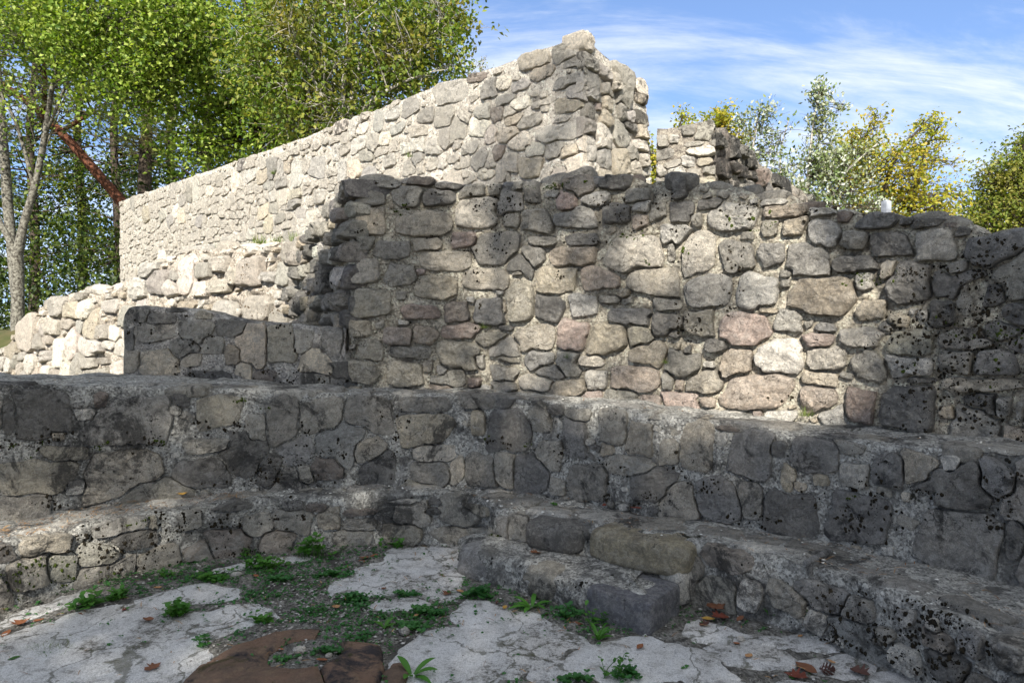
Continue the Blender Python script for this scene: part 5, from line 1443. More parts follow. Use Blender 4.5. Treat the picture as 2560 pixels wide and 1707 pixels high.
# --- the pines
def pine(name, label, base, stems, tufts, seed, bark, dead=0):
    R = np.random.default_rng(seed); root = thing(name, base, label, 'tree', 'red-barked pines behind the tall wall')
    tb, lb, nb = Bag(), Bag(), Bag(); AP = []
    for st in stems:
        p = np.array(st); sm = catmull(p[:, :3], .2); d = np.linspace(0, 1, len(p)); r = np.interp(np.linspace(0, 1, len(sm)), d, p[:, 3]); tb.add(tube(sm, r, 10, .12, seed)); AP.append(sm)
    AP = np.vstack(AP)
    for (ctr, rad, n, k) in tufts:
        for _ in range(n):
            c = np.asarray(ctr) + R.normal(0, .5, 3) * np.asarray(rad)
            dd = np.linalg.norm((AP - c) * np.array([1, 1, 1.6]), axis=1); a = AP[int(np.argmin(dd * R.uniform(.9, 1.2, len(dd))))]
            mid = (a + c) / 2 + np.array([0, 0, -.10 * np.linalg.norm(c - a)]) + R.normal(0, .1, 3)
            t = np.linspace(0, 1, 6)[:, None]; path = (1 - t) ** 2 * a + 2 * t * (1 - t) * mid + t ** 2 * c
            lb.add(tube(path, np.linspace(.035, .006, 6), 5))
            for q in range(k):
                o = c + R.normal(0, .20, 3) * np.array([1, 1, .6]); m = 22
                dr = R.normal(0, 1, (m, 3)); dr[:, 2] = dr[:, 2] * .7 - .15; dr /= np.linalg.norm(dr, axis=1)[:, None]; l = R.uniform(.10, .19, m)[:, None]
                sd = np.cross(dr, R.normal(0, 1, (m, 3))); sd /= np.linalg.norm(sd, axis=1)[:, None]
                V = np.stack([o + sd * .004, o - sd * .004, o + dr * l - sd * .003, o + dr * l + sd * .003], 1).reshape(-1, 3)
                nb.add((V, np.arange(m * 4).reshape(m, 4)))
    for _ in range(dead):
        a = AP[R.integers(int(len(AP) * .2), len(AP))]; dr = np.array([R.normal(0, 1), R.normal(0, .6), R.uniform(-.25, .15)]); dr /= np.linalg.norm(dr); L_ = R.uniform(.8, 2.4)
        e = a + dr * L_; mid = (a + e) / 2 + np.array([0, 0, .12 * L_])
        t = np.linspace(0, 1, 6)[:, None]; path = (1 - t) ** 2 * a + 2 * t * (1 - t) * mid + t ** 2 * e
        lb.add(tube(path, np.linspace(.03, .004, 6), 5))
        for _k in range(4):
            s0 = path[R.integers(2, 6)]; lb.add(tube(np.array([s0, s0 + R.normal(0, .25, 3)]), [.008, .002], 4))
    tb.build('trunk', bark, root); lb.build('branches', M['bark_dark'], root); nb.build('crown', M['needle'], root)
    return root


def tuft(u, v, d, ru, rv, n, k):
    return (at(u, v, d), (ru * d / F * 1.4, .9, rv * d / F * 1.4), n, k)


def stp(*p):
    return stem(*[(u, v, d * 1.18, w * .78) for u, v, d, w in p])


def tfp(u, v, d, ru, rv, n, k):
    return tuft(u, v, d * 1.18, ru, rv, n, k)


pine('pine_tree', 'upright dark pine trunk behind the left end of the tall wall', at(362, 700, 23),
     [stp((360, 720, 19.5, 46), (362, 480, 19.5, 44), (364, 380, 19.5, 40), (368, 300, 19.5, 34), (374, 220, 19.5, 30), (378, 120, 19.5, 24), (380, -20, 19.5, 18), (380, -200, 19.5, 10))],
     [tfp(340, 330, 19, 60, 50, 16, 9), tfp(420, 340, 19.2, 60, 40, 12, 8), tfp(480, 190, 19.2, 80, 50, 14, 8), tfp(560, 170, 19.2, 50, 20, 6, 7), tfp(260, 200, 19, 70, 40, 8, 7), tfp(340, 130, 19, 80, 50, 10, 7), tfp(530, 40, 19, 60, 40, 8, 7)], 21, M['bark_dark'], 16)
pine('pine_tree', 'red-barked pine leaning left across the gap behind the left end of the tall wall', at(330, 560, 21.6),
     [stp((345, 560, 18.3, 36), (300, 500, 18.3, 33), (240, 430, 18.2, 30), (180, 360, 18.1, 28), (130, 310, 18.0, 27), (100, 280, 18.0, 25), (40, 235, 17.9, 20), (-60, 170, 17.8, 14)),
      stp((150, 330, 18.0, 14), (200, 300, 18.0, 11), (230, 280, 18, 7)), stp((110, 290, 18, 16), (112, 180, 17.9, 13), (108, 60, 17.8, 9), (100, -60, 17.7, 6))],
     [tfp(80, 200, 17.6, 90, 60, 16, 8), tfp(200, 270, 17.8, 80, 50, 12, 7), tfp(40, 330, 17.6, 70, 40, 9, 7), tfp(240, 130, 17.8, 80, 50, 8, 7), tfp(60, 80, 17.6, 80, 60, 10, 7)], 22, M['bark_red'], 26)

# --- the big many-stemmed tree over the wall
ctr = at(860, 330, 13.5)
tree('multi_stemmed_tree', 'big rounded tree with many pale thin stems and browning leaves behind the tall wall', ctr,
     [stem((862, 420, 13.5, 26), (880, 250, 13.5, 20), (915, 130, 13.4, 15), (960, 10, 13.4, 10), (990, -120, 13.3, 6)), stem((850, 420, 13.6, 24), (830, 260, 13.6, 18), (790, 120, 13.7, 13), (760, -20, 13.7, 9), (740, -150, 13.7, 6)),
      stem((868, 400, 13.4, 18), (950, 240, 13.2, 12), (1030, 150, 13.1, 8), (1100, 60, 13, 5)), stem((846, 400, 13.7, 18), (760, 270, 13.7, 13), (680, 190, 13.8, 9), (610, 120, 13.8, 6)),
      stem((858, 400, 13.5, 18), (858, 230, 13.3, 14), (868, 90, 13.2, 10), (850, -60, 13.1, 7)), stem((862, 380, 13.4, 14), (910, 270, 13.0, 10), (1000, 210, 12.8, 7), (1080, 180, 12.7, 4)),
      stem((870, 380, 13.6, 14), (925, 200, 13.9, 10), (1010, 60, 14, 7), (1060, -40, 14, 4)), stem((844, 380, 13.5, 14), (800, 230, 13.1, 9), (720, 110, 12.9, 6))],
     [blob(880, 90, 13.4, 250, 170, 1.5, 100, 91, 0.33), blob(1040, 120, 13.2, 130, 120, 1.0, 50, 83, 0.27), blob(720, 170, 13.6, 150, 130, 1.2, 50, 91, 0.31), blob(940, 270, 13.2, 120, 50, .9, 22, 60, 0.34), blob(780, 290, 13.4, 110, 55, .8, 25, 64, 0.36), blob(1090, 40, 13.2, 80, 60, .6, 12, 49, 0.31), blob(860, -120, 13.4, 330, 120, 1.6, 60, 57, 0.47), blob(1140, 60, 13.2, 40, 40, .4, 4, 41, 0.26)],
     dict(size=(.075, .125), aspect=.62, up=.25, droop=.6), M['lf_centre'], M['bark_pale'], M['bark_pale'], seed=13, limb_r=.020, sweep=.5, twig=6)
tree('leafy_tree', 'fresh green leafy tree filling the space between the pine and the many-stemmed tree', at(640, 420, 18),
     [stem((640, 470, 18, 30), (650, 300, 18, 26), (630, 120, 18, 20), (600, -60, 18, 12)), stem((645, 330, 18, 14), (700, 200, 18, 10), (740, 80, 18, 6))],
     [blob(600, 300, 17.6, 120, 70, 1.2, 30, 83, 0.55), blob(680, 250, 17.8, 110, 90, 1.2, 30, 83, 0.55), blob(560, 180, 18, 90, 90, 1.2, 23, 76, 0.55), blob(640, 60, 18, 140, 110, 1.4, 30, 76, 0.60), blob(520, 370, 17.8, 90, 45, 1.0, 17, 83, 0.52), blob(730, 350, 17, 60, 24, .6, 8, 83, 0.39)],
     dict(size=(.10, .16), up=.5, droop=.4), M['lf_maple'], M['bark_dark'], seed=14, limb_r=.03)
# --- darker wood beyond, tree by tree
WOOD = [(80, 24, 160, 'dark shaded leafy tree deep in the wood left of the forked trunk'), (200, 27, 330, 'dim green tree seen under the leaning pine trunk'), (290, 23, 420, 'dark bushy tree just left of the tall wall end'),
        (430, 26, 300, 'yellowish green tree behind the upright pine trunk'), (520, 24, 260, 'mid green woodland tree right of the upright pine trunk'), (720, 25, 220, 'deep green tree low behind the wall left of the many-stemmed tree'), (-60, 25, 300, 'dark woodland tree cut off by the left edge'), (870, 24, 150, 'dark tree hidden behind the many-stemmed tree')]
for i, (u, d, v, lab) in enumerate(WOOD):
    d += 4
    b = at(u, 840, d)
    tree('woodland_tree', lab, b, [stem((u, 900, d, 24), (u + 8, 600, d, 22), (u - 6, 350, d, 18), (u + 10, 100, d, 12), (u, -120, d, 6))],
         [blob(u, 180, d, 130, 230, 2.0, 46, 34, .55), blob(u, 430, d, 140, 150, 1.8, 44, 36, .55)] + ([blob(u, 640, d, 110, 110, 1.4, 32, 36, .5)] if u < 320 else []),
         dict(size=(.13, .22), up=.4, droop=.4), M['lf_dark'], M['bark_dark'], group='trees of the wood behind the walls', seed=60 + i, limb_r=.035, twig=2)
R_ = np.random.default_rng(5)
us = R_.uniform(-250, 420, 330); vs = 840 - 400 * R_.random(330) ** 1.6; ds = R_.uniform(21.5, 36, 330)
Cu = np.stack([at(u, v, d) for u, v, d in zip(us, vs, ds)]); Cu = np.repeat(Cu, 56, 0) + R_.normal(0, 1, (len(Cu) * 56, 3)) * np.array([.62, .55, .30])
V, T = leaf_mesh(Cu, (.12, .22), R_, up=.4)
tag(mk('undergrowth', V, [T], M['lf_under']), 'undergrowth between the trunks at the left, leaves coloured dark for shade', kind='stuff')

# --- right-hand side
tree('silver_poplar', 'young silvery poplar sprays with white-backed leaves behind the receding wall', at(1960, 700, 13),
     [stem((1990, 780, 13, 14), (2010, 600, 13, 11), (2020, 450, 13, 8), (2030, 330, 13, 5), (2045, 225, 13, 3)), stem((1960, 780, 13, 12), (1900, 560, 13, 9), (1880, 420, 13, 7), (1890, 330, 13, 5), (1900, 270, 13, 3)),
      stem((1990, 700, 13, 10), (2060, 560, 13, 8), (2100, 450, 13, 6), (2170, 380, 13, 4), (2230, 330, 13, 2)), stem((1960, 700, 13, 8), (1880, 500, 13, 7), (1840, 400, 13, 4), (1850, 310, 13, 3)), stem((2000, 600, 13, 7), (1960, 480, 13.2, 6), (1950, 390, 13.2, 4), (1970, 300, 13.2, 2))],
     [blob(1910, 340, 13, 60, 80, .5, 40, 15, .17), blob(1895, 430, 13, 60, 60, .5, 28, 14, .2), blob(2045, 275, 13, 26, 70, .3, 28, 20, .13), blob(2055, 390, 13, 45, 70, .4, 36, 20, .17), blob(2010, 450, 13, 70, 60, .5, 40, 20, .2), blob(2130, 390, 13, 50, 30, .4, 22, 17, .17), blob(1985, 520, 13, 110, 50, .6, 50, 21, .22), blob(2110, 460, 13, 60, 40, .5, 26, 18, .2), blob(2050, 225, 13, 14, 20, .2, 7, 17, .10), blob(2110, 275, 13, 10, 14, .15, 4, 11, .08), blob(1845, 310, 13, 14, 20, .2, 6, 14, .1), blob(2150, 530, 13, 110, 40, .6, 36, 20, .2), blob(1940, 470, 13, 80, 50, .5, 30, 20, .2)],
     dict(size=(.06, .10), aspect=.6, up=.15, droop=-.4, fold=.1), M['lf_silver'], M['bark_pale'], M['bark_dark'], seed=15, limb_r=.011, sweep=.1, twig=5, spread=.40)
tree('golden_beech', 'windswept golden yellow beech behind the low end of the receding wall', at(2200, 800, 17),
     [stem((2180, 860, 17, 26), (2190, 650, 17, 22), (2210, 480, 17, 15), (2250, 380, 17, 8), (2330, 290, 17, 3)), stem((2190, 640, 17, 14), (2150, 470, 17, 9), (2170, 330, 17, 5), (2190, 285, 17, 3)), stem((2200, 600, 17, 14), (2290, 460, 17, 9), (2310, 380, 17, 6), (2350, 310, 17, 3)), stem((2195, 560, 17, 10), (2110, 470, 17, 7), (2060, 400, 17, 4))],
     [blob(2150, 400, 17, 80, 70, .9, 52, 27, .26), blob(2230, 450, 17, 100, 80, 1.0, 80, 28, .28), blob(2310, 350, 17, 50, 60, .6, 32, 22, .22), blob(2260, 520, 17, 120, 50, 1.0, 72, 28, .28), blob(2100, 470, 17, 70, 60, .8, 36, 25, .26), blob(2190, 305, 17, 36, 26, .4, 11, 14, .18), blob(2340, 420, 17, 50, 40, .5, 14, 19, .22), blob(2370, 500, 17, 40, 40, .5, 14, 22, .22), blob(2180, 570, 17, 190, 40, 1.0, 56, 28, .3), blob(2140, 350, 17, 24, 34, .3, 8, 17, .16), blob(2330, 310, 17, 36, 26, .3, 9, 16, .16)],
     dict(size=(.07, .115), aspect=.65, up=.45, droop=.2), M['lf_yellow'], M['bark_dark'], seed=16, limb_r=.018, sweep=.4, twig=5, spread=.42)
tree('olive_brown_tree', 'dense olive green tree with browning tips at the right edge', at(2560, 800, 19),
     [stem((2560, 860, 19, 34), (2560, 620, 19, 28), (2555, 480, 19, 18), (2560, 340, 19, 6))],
     [blob(2520, 560, 19, 110, 70, 1.2, 120, 36, .32), blob(2540, 460, 19, 80, 80, 1.0, 80, 34, .30), blob(2560, 380, 19, 36, 60, .5, 26, 28, .24), blob(2620, 480, 19, 120, 130, 1.2, 100, 36, .34), blob(2440, 540, 19, 40, 50, .6, 24, 32, .26), blob(2460, 450, 19, 30, 30, .4, 12, 26, .22), blob(2450, 610, 19, 70, 50, .8, 50, 34, .3)],
     dict(size=(.08, .13), up=.45), M['lf_brown'], M['bark_dark'], seed=17, limb_r=.025)
tree('yellow_green_tree', 'yellow-green tree whose top shows above and beside the end of the receding wall', at(1720, 700, 14),
     [stem((1720, 800, 14, 22), (1730, 520, 14, 16), (1760, 380, 14, 9), (1800, 290, 14, 4)), stem((1722, 600, 14, 12), (1690, 420, 14, 8), (1705, 290, 14, 3)), stem((1722, 640, 14, 12), (1650, 470, 14, 8), (1630, 360, 14, 3))],
     [blob(1810, 320, 14, 34, 40, .4, 26, 30, .16), blob(1840, 370, 14, 36, 36, .4, 20, 28, .17), blob(1798, 290, 14, 8, 16, .15, 5, 18, .08), blob(1712, 305, 14, 16, 22, .3, 10, 22, .12), blob(1630, 420, 14, 26, 70, .4, 34, 30, .18), blob(1740, 430, 14, 80, 90, .7, 60, 30, .24), blob(1745, 305, 14, 8, 12, .15, 3, 14, .08)],
     dict(size=(.06, .10), up=.45), M['lf_yellow'], M['bark_dark'], seed=18, limb_r=.016)
tree('thin_sapling', 'sparse pale sapling tip poking up behind the tall wall against the sky', at(1200, 260, 11),
     [stem((1190, 330, 11, 6), (1195, 210, 11, 4), (1205, 150, 11, 2))], [blob(1200, 165, 11, 22, 26, .2, 9, 9, .09), blob(1190, 195, 11, 20, 16, .2, 6, 9, .09)], dict(size=(.03, .055), up=.3), M['lf_silver'], M['bark_pale'], seed=19, limb_r=.006)

# --- the trees behind the viewpoint whose crowns shade the apse
SA = np.array([-SUN_H[1], SUN_H[0], 0.0]); SA = SA if SA[0] > 0 else -SA     # level, across the sun
SB = np.cross(SUN, SA); SB = SB if SB[2] > 0 else -SB                          # up, across the sun


def sun_ab(P):
    return P @ SA, P @ SB


def face_pt(face, u, v):
    s, z, e = face.inv(u, v); return face.P(s, z)


GAPS = []
for fc, u, v, r, op in [(f_b, 1925, 870, .34, 1), (f_b, 1950, 800, .15, .8), (f_b, 1900, 975, .36, 1), (f_b, 1990, 960, .25, .9), (f_b, 2050, 890, .2, .6), (f_b, 1890, 720, .2, .75), (f_b, 1750, 620, .25, .7), (f_b, 1800, 970, .2, .7), (f_b, 1740, 560, .16, .5), (f_b, 2120, 1010, .2, .5),
                        (f_b, 1560, 625, .17, .85), (f_b, 1640, 640, .14, .8), (f_b, 1450, 815, .18, .8), (f_b, 1500, 840, .2, .75), (f_b, 1440, 690, .16, .5), (f_b, 1640, 710, .14, .7), (f_b, 1180, 540, .16, .75), (f_b, 1000, 560, .10, .8), (f_b, 920, 570, .09, .8), (f_b, 1150, 650, .12, .7), (f_b, 1390, 700, .12, .5), (f_b, 1690, 880, .2, .7), (f_b, 1560, 970, .25, .6), (f_b, 1450, 960, .2, .5), (f_b, 1640, 780, .1, .6), (f_b, 1690, 590, .14, .6), (f_b, 1480, 560, .1, .5), (f_b, 2180, 760, .12, .6), (f_b, 2350, 630, .12, .5), (f_b, 900, 870, .14, .4), (f_b, 1010, 800, .14, .35), (f_b, 1250, 880, .2, .35)]:
    a, b = sun_ab(face_pt(fc, u, v)); GAPS.append((a, b, r, op))
for fc, u, v, r, op in [(f_2, 60, 1365, .40, 1), (f_2, 20, 1440, .35, 1), (f_2, 140, 1345, .22, .9), (f_2, 190, 1400, .18, .7), (f_1, 30, 1290, .18, .6)]:
    a, b = sun_ab(face_pt(fc, u, v)); GAPS.append((a, b, r, op))
for u, v, z, r, op in [(20, 1500, 0, .30, 1), (110, 1480, 0, .22, 1), (200, 1460, 0, .15, .9), (60, 1570, 0, .2, .6), (330, 1690, 0, .2, .4)]:
    a, b = sun_ab(on_z(u, v, z)); GAPS.append((a, b, r, op))
for fc, u, v, r, op in [(f_b, 1850, 800, .8, .30), (f_b, 1400, 720, .8, .12), (f_b, 1650, 900, .6, .2)]:
    a, b = sun_ab(face_pt(fc, u, v)); GAPS.append((a, b, r, op))
GAPS = np.array(GAPS)
BM = sun_ab(face_pt(f_b, 1640, 770))


def top_edge(a):
    """Upper outline of the shade, across the sun, set by what stands in light: the walls behind."""
    return 5.12 - .35 * np.clip(-3.4 - a, 0, 3) - .25 * np.clip(a - .2, 0, 4)


def shade_keep(C, R):
    a, b = sun_ab(C)
    ok = b < top_edge(a) + .13 * fbm(np.stack([a, 0 * a, 0 * a], -1), 2.4, 3, 3)
    # loose foliage where the middle of the apse wall gets its dapples
    w = np.exp(-(((a - BM[0]) / 1.9) ** 2) ** 2 - (((b - BM[1]) / .95) ** 2) ** 2)
    nz = fbm(np.stack([a * 2.1, b * 2.1, 0 * a], -1), 1.0, 2, 12)
    ok &= ~((nz > .07) & (R.random(len(a)) < .97 * w))
    for ga, gb, r, op in GAPS:
        d = np.hypot(a - ga, b - gb) / r
        ok &= ~((d < 1 + .25 * R.normal(size=len(a))) & (R.random(len(a)) < op))
    return ok


def shade_tree(label, a0, a1, b0, b1, t, n, seed, trunk_a):
    R = np.random.default_rng(seed)
    ctr = SA * trunk_a + SB * 1.5 + SUN * t
    base = np.array([ctr[0], ctr[1], 0.0]); base[2] = float(terrain_z(base[0:1], base[1:2])[0])
    root = thing('shade_tree', base, label, 'tree', 'tall broadleaf trees behind the viewpoint')
    tb, lb = Bag(), Bag(); top = ctr + np.array([0, 0, 1.2])
    tb.add(tube(np.linspace(base, top, 14), np.linspace(.32, .10, 14), 10, .1, seed))
    cl = []
    m = 0
    while m < n:
        a, b = R.uniform(a0, a1), R.uniform(b0, b1)
        if b > top_edge(np.array([a]))[0] - .05:
            continue
        cl.append(SA * a + SB * b + SUN * (t + R.normal(0, 1.1))); m += 1
    cl = np.array(cl)
    k = 15
    C = np.repeat(cl, k, 0) + R.normal(0, .26, (len(cl) * k, 3))
    C = C[shade_keep(C, R)]
    for i in range(0, len(cl), 14):
        c = cl[i]; gd = np.min(np.hypot(*(np.array(sun_ab(c))[:, None] - GAPS[:, :2].T)) / GAPS[:, 2])
        if gd < 1.1:
            continue
        s0 = base + (top - base) * R.uniform(.55, 1.0); mid = (s0 + c) / 2 + np.array([0, 0, .4])
        tt = np.linspace(0, 1, 6)[:, None]
        lb.add(tube((1 - tt) ** 2 * s0 + 2 * tt * (1 - tt) * mid + tt ** 2 * c, np.linspace(.018, .005, 6), 5))
    tb.build('trunk', M['bark_grey'], root); lb.build('branches', M['bark_grey'], root)
    V, T = leaf_mesh(C, (.10, .17), R, .75, .3, .5)
    mk('crown', V, [T], M['lf_shade'], root, loc=WLOC[root.name])


shade_tree('tall broadleaf tree standing behind the viewpoint, casting the dappled shade on the apse', -6.0, .3, -1.2, 5.2, 15, 2700, 91, -4.6)
shade_tree('second broadleaf tree behind the viewpoint, right of the first', 0, 5.6, -1.2, 5.0, 16.5, 2400, 92, 3.7)
# a light spray whose soft shade falls below the wall's pointed corner
pc = f_t.P(f_t.len - .75, 3.55); a_, b_ = sun_ab(pc)
cc = SA * a_ + SB * b_ + SUN * 20
tree('slender_tree', 'slender tree far behind the viewpoint that shades the tall wall corner', (cc[0], cc[1], -.1), [[(cc[0], cc[1], -.1, .16), (cc[0] + .1, cc[1], 6, .12), (cc[0], cc[1], cc[2] - .4, .03)]],
     [(cc, (1.05, .4, .62), 24, 30, .22)], dict(size=(.07, .12), up=.4), M['lf_shade'], M['bark_grey'], seed=93, limb_r=.012)

# ------------------------------------------------------------------ small plants
M['weed'] = leaf_mat('fresh_weed_leaves', [(.035, .12, .014), (.055, .17, .02), (.08, .20, .03)], .3, 3.0, (.10, .19, .03), .3, .5)
M['clover'] = leaf_mat('clover_leaves', [(.022, .095, .022), (.035, .13, .03), (.055, .16, .035)], .3, 3.0, (.06, .15, .03), .3, .5)
M['grass'] = leaf_mat('grass_blades', [(.06, .12, .015), (.11, .17, .025), (.18, .20, .05)], .3, 3.0, (.25, .22, .07), .3, .6)


M['cover'] = M['clover']
ground_cover()


def gp(u, v, z=.006):
    return on_z(u, v, z)


def blade(o, d, n, L, w, bend, k=5, prof=None):
    """A bent leaf blade: strip of k segments."""
    t = np.linspace(0, 1, k + 1); q = np.cross(d, n); q /= np.linalg.norm(q) + 1e-9
    prof = prof if prof is not None else np.sin(np.pi * np.clip(t * .92 + .05, 0, 1)) ** .8
    mid = o + d * (L * t)[:, None] + np.array([0, 0, 1.]) * (bend * L * (t - t * t * 1.35))[:, None]
    V = np.concatenate([mid - q * (w / 2 * prof)[:, None] + n * (.10 * w * prof)[:, None], mid, mid + q * (w / 2 * prof)[:, None] + n * (.10 * w * prof)[:, None]])
    m = k + 1; i = np.arange(k)
    Q = np.vstack([np.stack([i, i + 1, m + i + 1, m + i], 1), np.stack([m + i, m + i + 1, 2 * m + i + 1, 2 * m + i], 1)])
    return V, Q


def disc(c, r, n, R):
    n = n / np.linalg.norm(n); a = np.cross(n, [1, .3, 0]); a /= np.linalg.norm(a); b = np.cross(n, a)
    ph = np.linspace(0, 2 * np.pi, 8)[:-1] + R.uniform(0, 6)
    V = np.vstack([c - n * r * .2, c + (np.cos(ph)[:, None] * a + np.sin(ph)[:, None] * b) * r])
    k = np.arange(7)
    return V, np.stack([np.zeros(7, int), 1 + k, 1 + (k + 1) % 7, 1 + (k + 1) % 7], 1)[:, :3]


def clover(name, label, c, rx, ry, n, h, seed, group='weeds growing on the floor', r=(.007, .013), mat='clover'):
    R = np.random.default_rng(seed); root = thing(name, c, label, 'plant', group)
    st, V, T, k = Bag(), [], [], 0
    for _ in range(n):
        x, y = R.normal(0, .45, 2) * (rx, ry); o = c + np.array([x, y, -.005]); hh = h * R.uniform(.3, 1.1) * math.exp(-(x / rx) ** 2 * .5)
        tip = o + np.array([R.normal(0, .014), R.normal(0, .014) - .006, hh])
        st.add(tube(np.array([o, (o + tip) / 2 + R.normal(0, .003, 3), tip]), [.0014, .0012, .001], 4))
        a0 = R.uniform(0, 6.28); rr = R.uniform(*r)
        for q in range(3):
            a = a0 + q * 2.094; d = np.array([math.cos(a), math.sin(a), R.uniform(-.1, .35)])
            vv, tt = disc(tip + d * rr * 1.05, rr, np.array([-math.cos(a) * .35, -math.sin(a) * .35, 1]) + R.normal(0, .2, 3), R)
            V.append(vv); T.append(tt + k); k += len(vv)
    tag(st.build('stems', M['weed'], root), kind='stuff'); tag(mk('leaves', np.vstack(V), [np.vstack(T)], M[mat], root, loc=WLOC[root.name]), kind='stuff')
    return root


def rosette(name, label, c, n, L, w, rise, seed, group=None, mat='weed', cat='plant', az=None):
    R = np.random.default_rng(seed); root = thing(name, c, label, cat, group)
    for i in range(n):
        a = (az[i] if az else i * 2.4 + R.normal(0, .3)); el = R.uniform(*rise); d = np.array([math.cos(a) * math.cos(el), math.sin(a) * math.cos(el), math.sin(el)])
        nn = np.array([-math.cos(a) * math.sin(el), -math.sin(a) * math.sin(el), math.cos(el)])
        l = L * R.uniform(.65, 1.15)
        V, Q = blade(np.asarray(c) + d * .004, d, nn, l, w * R.uniform(.8, 1.2), .35, 6)
        mk('leaf', V, [Q], M[mat], root, loc=c)
    return root


def sprig(name, label, c, stems, h, leaf, seed, group='weeds growing on the floor', mat='weed'):
    R = np.random.default_rng(seed); root = thing(name, c, label, 'plant', group); sb, lb = Bag(), Bag()
    for s in range(stems):
        o = c + np.array([R.normal(0, .03), R.normal(0, .02), -.003]); hh = h * R.uniform(.5, 1.1); tip = o + np.array([R.normal(0, .35) * hh, R.normal(0, .3) * hh, hh])
        sb.add(tube(np.array([o, (o + tip) / 2 + R.normal(0, .006, 3), tip]), [.0018, .0015, .001], 4))
        m = R.integers(4, 8)
        for j in range(m):
            t = .2 + .8 * j / (m - 1); p = o + (tip - o) * t; a = j * 2.4 + R.uniform(0, 1); el = R.uniform(0, .7)
            d = np.array([math.cos(a) * math.cos(el), math.sin(a) * math.cos(el), math.sin(el)]); nn = np.array([-math.cos(a) * math.sin(el), -math.sin(a) * math.sin(el), math.cos(el)])
            lb.add(blade(p, d, nn, leaf * R.uniform(.6, 1.2) * (1.1 - .3 * t), leaf * .5 * R.uniform(.8, 1.2), .2, 4))
    tag(sb.build('stems', M[mat], root), kind='stuff'); tag(lb.build('leaves', M[mat], root), kind='stuff')
    return root


def grass_tuft(label, c, n, h, seed, group=None, spread=.05, mat='grass', up=1.0):
    R = np.random.default_rng(seed); root = thing('grass_tuft', c, label, 'grass', group); b = Bag()
    for i in range(n):
        a = R.uniform(0, 6.28); el = R.uniform(.5, 1.45) * up; d = np.array([math.cos(a) * math.cos(el), math.sin(a) * math.cos(el), math.sin(el)]); nn = np.array([-math.cos(a) * math.sin(el), -math.sin(a) * math.sin(el), math.cos(el)])
        o = np.asarray(c) + np.array([R.normal(0, spread), R.normal(0, spread * .7), 0])
        b.add(blade(o, d, nn, h * R.uniform(.4, 1.1), h * .045, .1, 3, prof=np.array([1, .8, .5, .05])))
    tag(b.build('blades', M[mat], root), kind='stuff')
    return root


WG = 'weeds growing on the floor'
clover('leafy_weed', 'bushy bright green weed at the foot of the lower bench, tallest of the weeds', gp(782, 1392), .085, .05, 46, .13, 1, WG, (.010, .017), 'weed')
clover('leafy_weed', 'wide low clump of green weed along the bench foot left of the tallest weed', gp(655, 1422), .15, .05, 60, .07, 2, WG, (.008, .015), 'weed')
clover('leafy_weed', 'low green weed clump against the bench foot, left of the wide clump', gp(527, 1452), .11, .05, 56, .045, 3, WG, (.008, .014), 'weed')
clover('clover_clump', 'dark clover patch left of the big square white slab', gp(838, 1440), .10, .06, 52, .04, 4, WG)
clover('clover_clump', 'clover patch in the earth below the tallest weed', gp(700, 1450), .10, .04, 34, .035, 5, WG)
clover('clover_clump', 'clover growing at the front left foot of the stone step', gp(1195, 1492), .09, .05, 56, .06, 6, WG)
clover('clover_clump', 'clover along the lower edge of the big square white slab', gp(1020, 1490), .09, .03, 22, .035, 7, WG)
clover('clover_clump', 'clover clump below the small oval slab in the middle of the floor', gp(1068, 1535), .09, .05, 50, .04, 8, WG)
clover('clover_clump', 'clover patch left of the small oval slab', gp(888, 1500), .08, .05, 40, .04, 9, WG)
clover('clover_clump', 'clover strip above the big pale slab at the bottom centre', gp(1035, 1572), .08, .04, 34, .03, 10, WG)
clover('clover_clump', 'tiny clover tufts between millstone and gravel', gp(900, 1600), .09, .05, 40, .03, 11, WG, (.005, .009))
clover('clover_clump', 'small clover inside the ring of the millstone', gp(712, 1655), .06, .03, 26, .03, 12, WG, (.005, .009))
clover('clover_clump', 'clover spread on the gravel right of the millstone opening', gp(830, 1630), .12, .03, 44, .03, 13, WG, (.005, .010))
clover('clover_clump', 'clover tuft at the left rim of the millstone', gp(508, 1612), .05, .03, 14, .05, 14, WG, (.006, .012))
clover('clover_clump', 'clover beside the bottom edge right of the centre', gp(1565, 1695), .06, .03, 30, .05, 15, WG)
clover('clover_clump', 'clover in the joint at the bottom edge under the small diamond slab', gp(1440, 1702), .07, .03, 24, .04, 16, WG)
clover('clover_clump', 'pale thin clover on the gravel under the curled tan leaf', gp(780, 1530), .14, .05, 36, .03, 17, WG, (.004, .008))
clover('clover_clump', 'clover patch where the stone step meets the slabs', gp(1420, 1545), .06, .04, 24, .06, 18, WG, (.008, .014))
sprig('leafy_weed', 'leafy dandelion-like weed on the left slab edge', gp(440, 1545), 9, .08, .055, 21)
sprig('leafy_weed', 'broad-leaved weed at the left under the sunlit bench foot', gp(218, 1520), 8, .07, .06, 22)
sprig('leafy_weed', 'low weed spreading right of the broad-leaved weed at the left', gp(290, 1500), 9, .06, .045, 23)
sprig('leafy_weed', 'sprig with round leaves right of the step among fallen leaves', gp(1945, 1560), 12, .08, .035, 24)
sprig('leafy_weed', 'thin upright sprig between step and right bench', gp(2050, 1600), 4, .12, .03, 25)
sprig('leafy_weed', 'small yellow-green sprig on the far right of the floor', gp(2180, 1612), 4, .06, .045, 26)
sprig('leafy_weed', 'sprig growing in the dark corner right of the step', gp(1790, 1420), 5, .05, .02, 27)
sprig('leafy_weed', 'loose sprig at the bottom edge right of the diamond slab', gp(1535, 1700), 5, .10, .03, 28)
sprig('leafy_weed', 'bright sprig in front of the dark cut stone of the step', gp(1490, 1560), 5, .09, .035, 29)
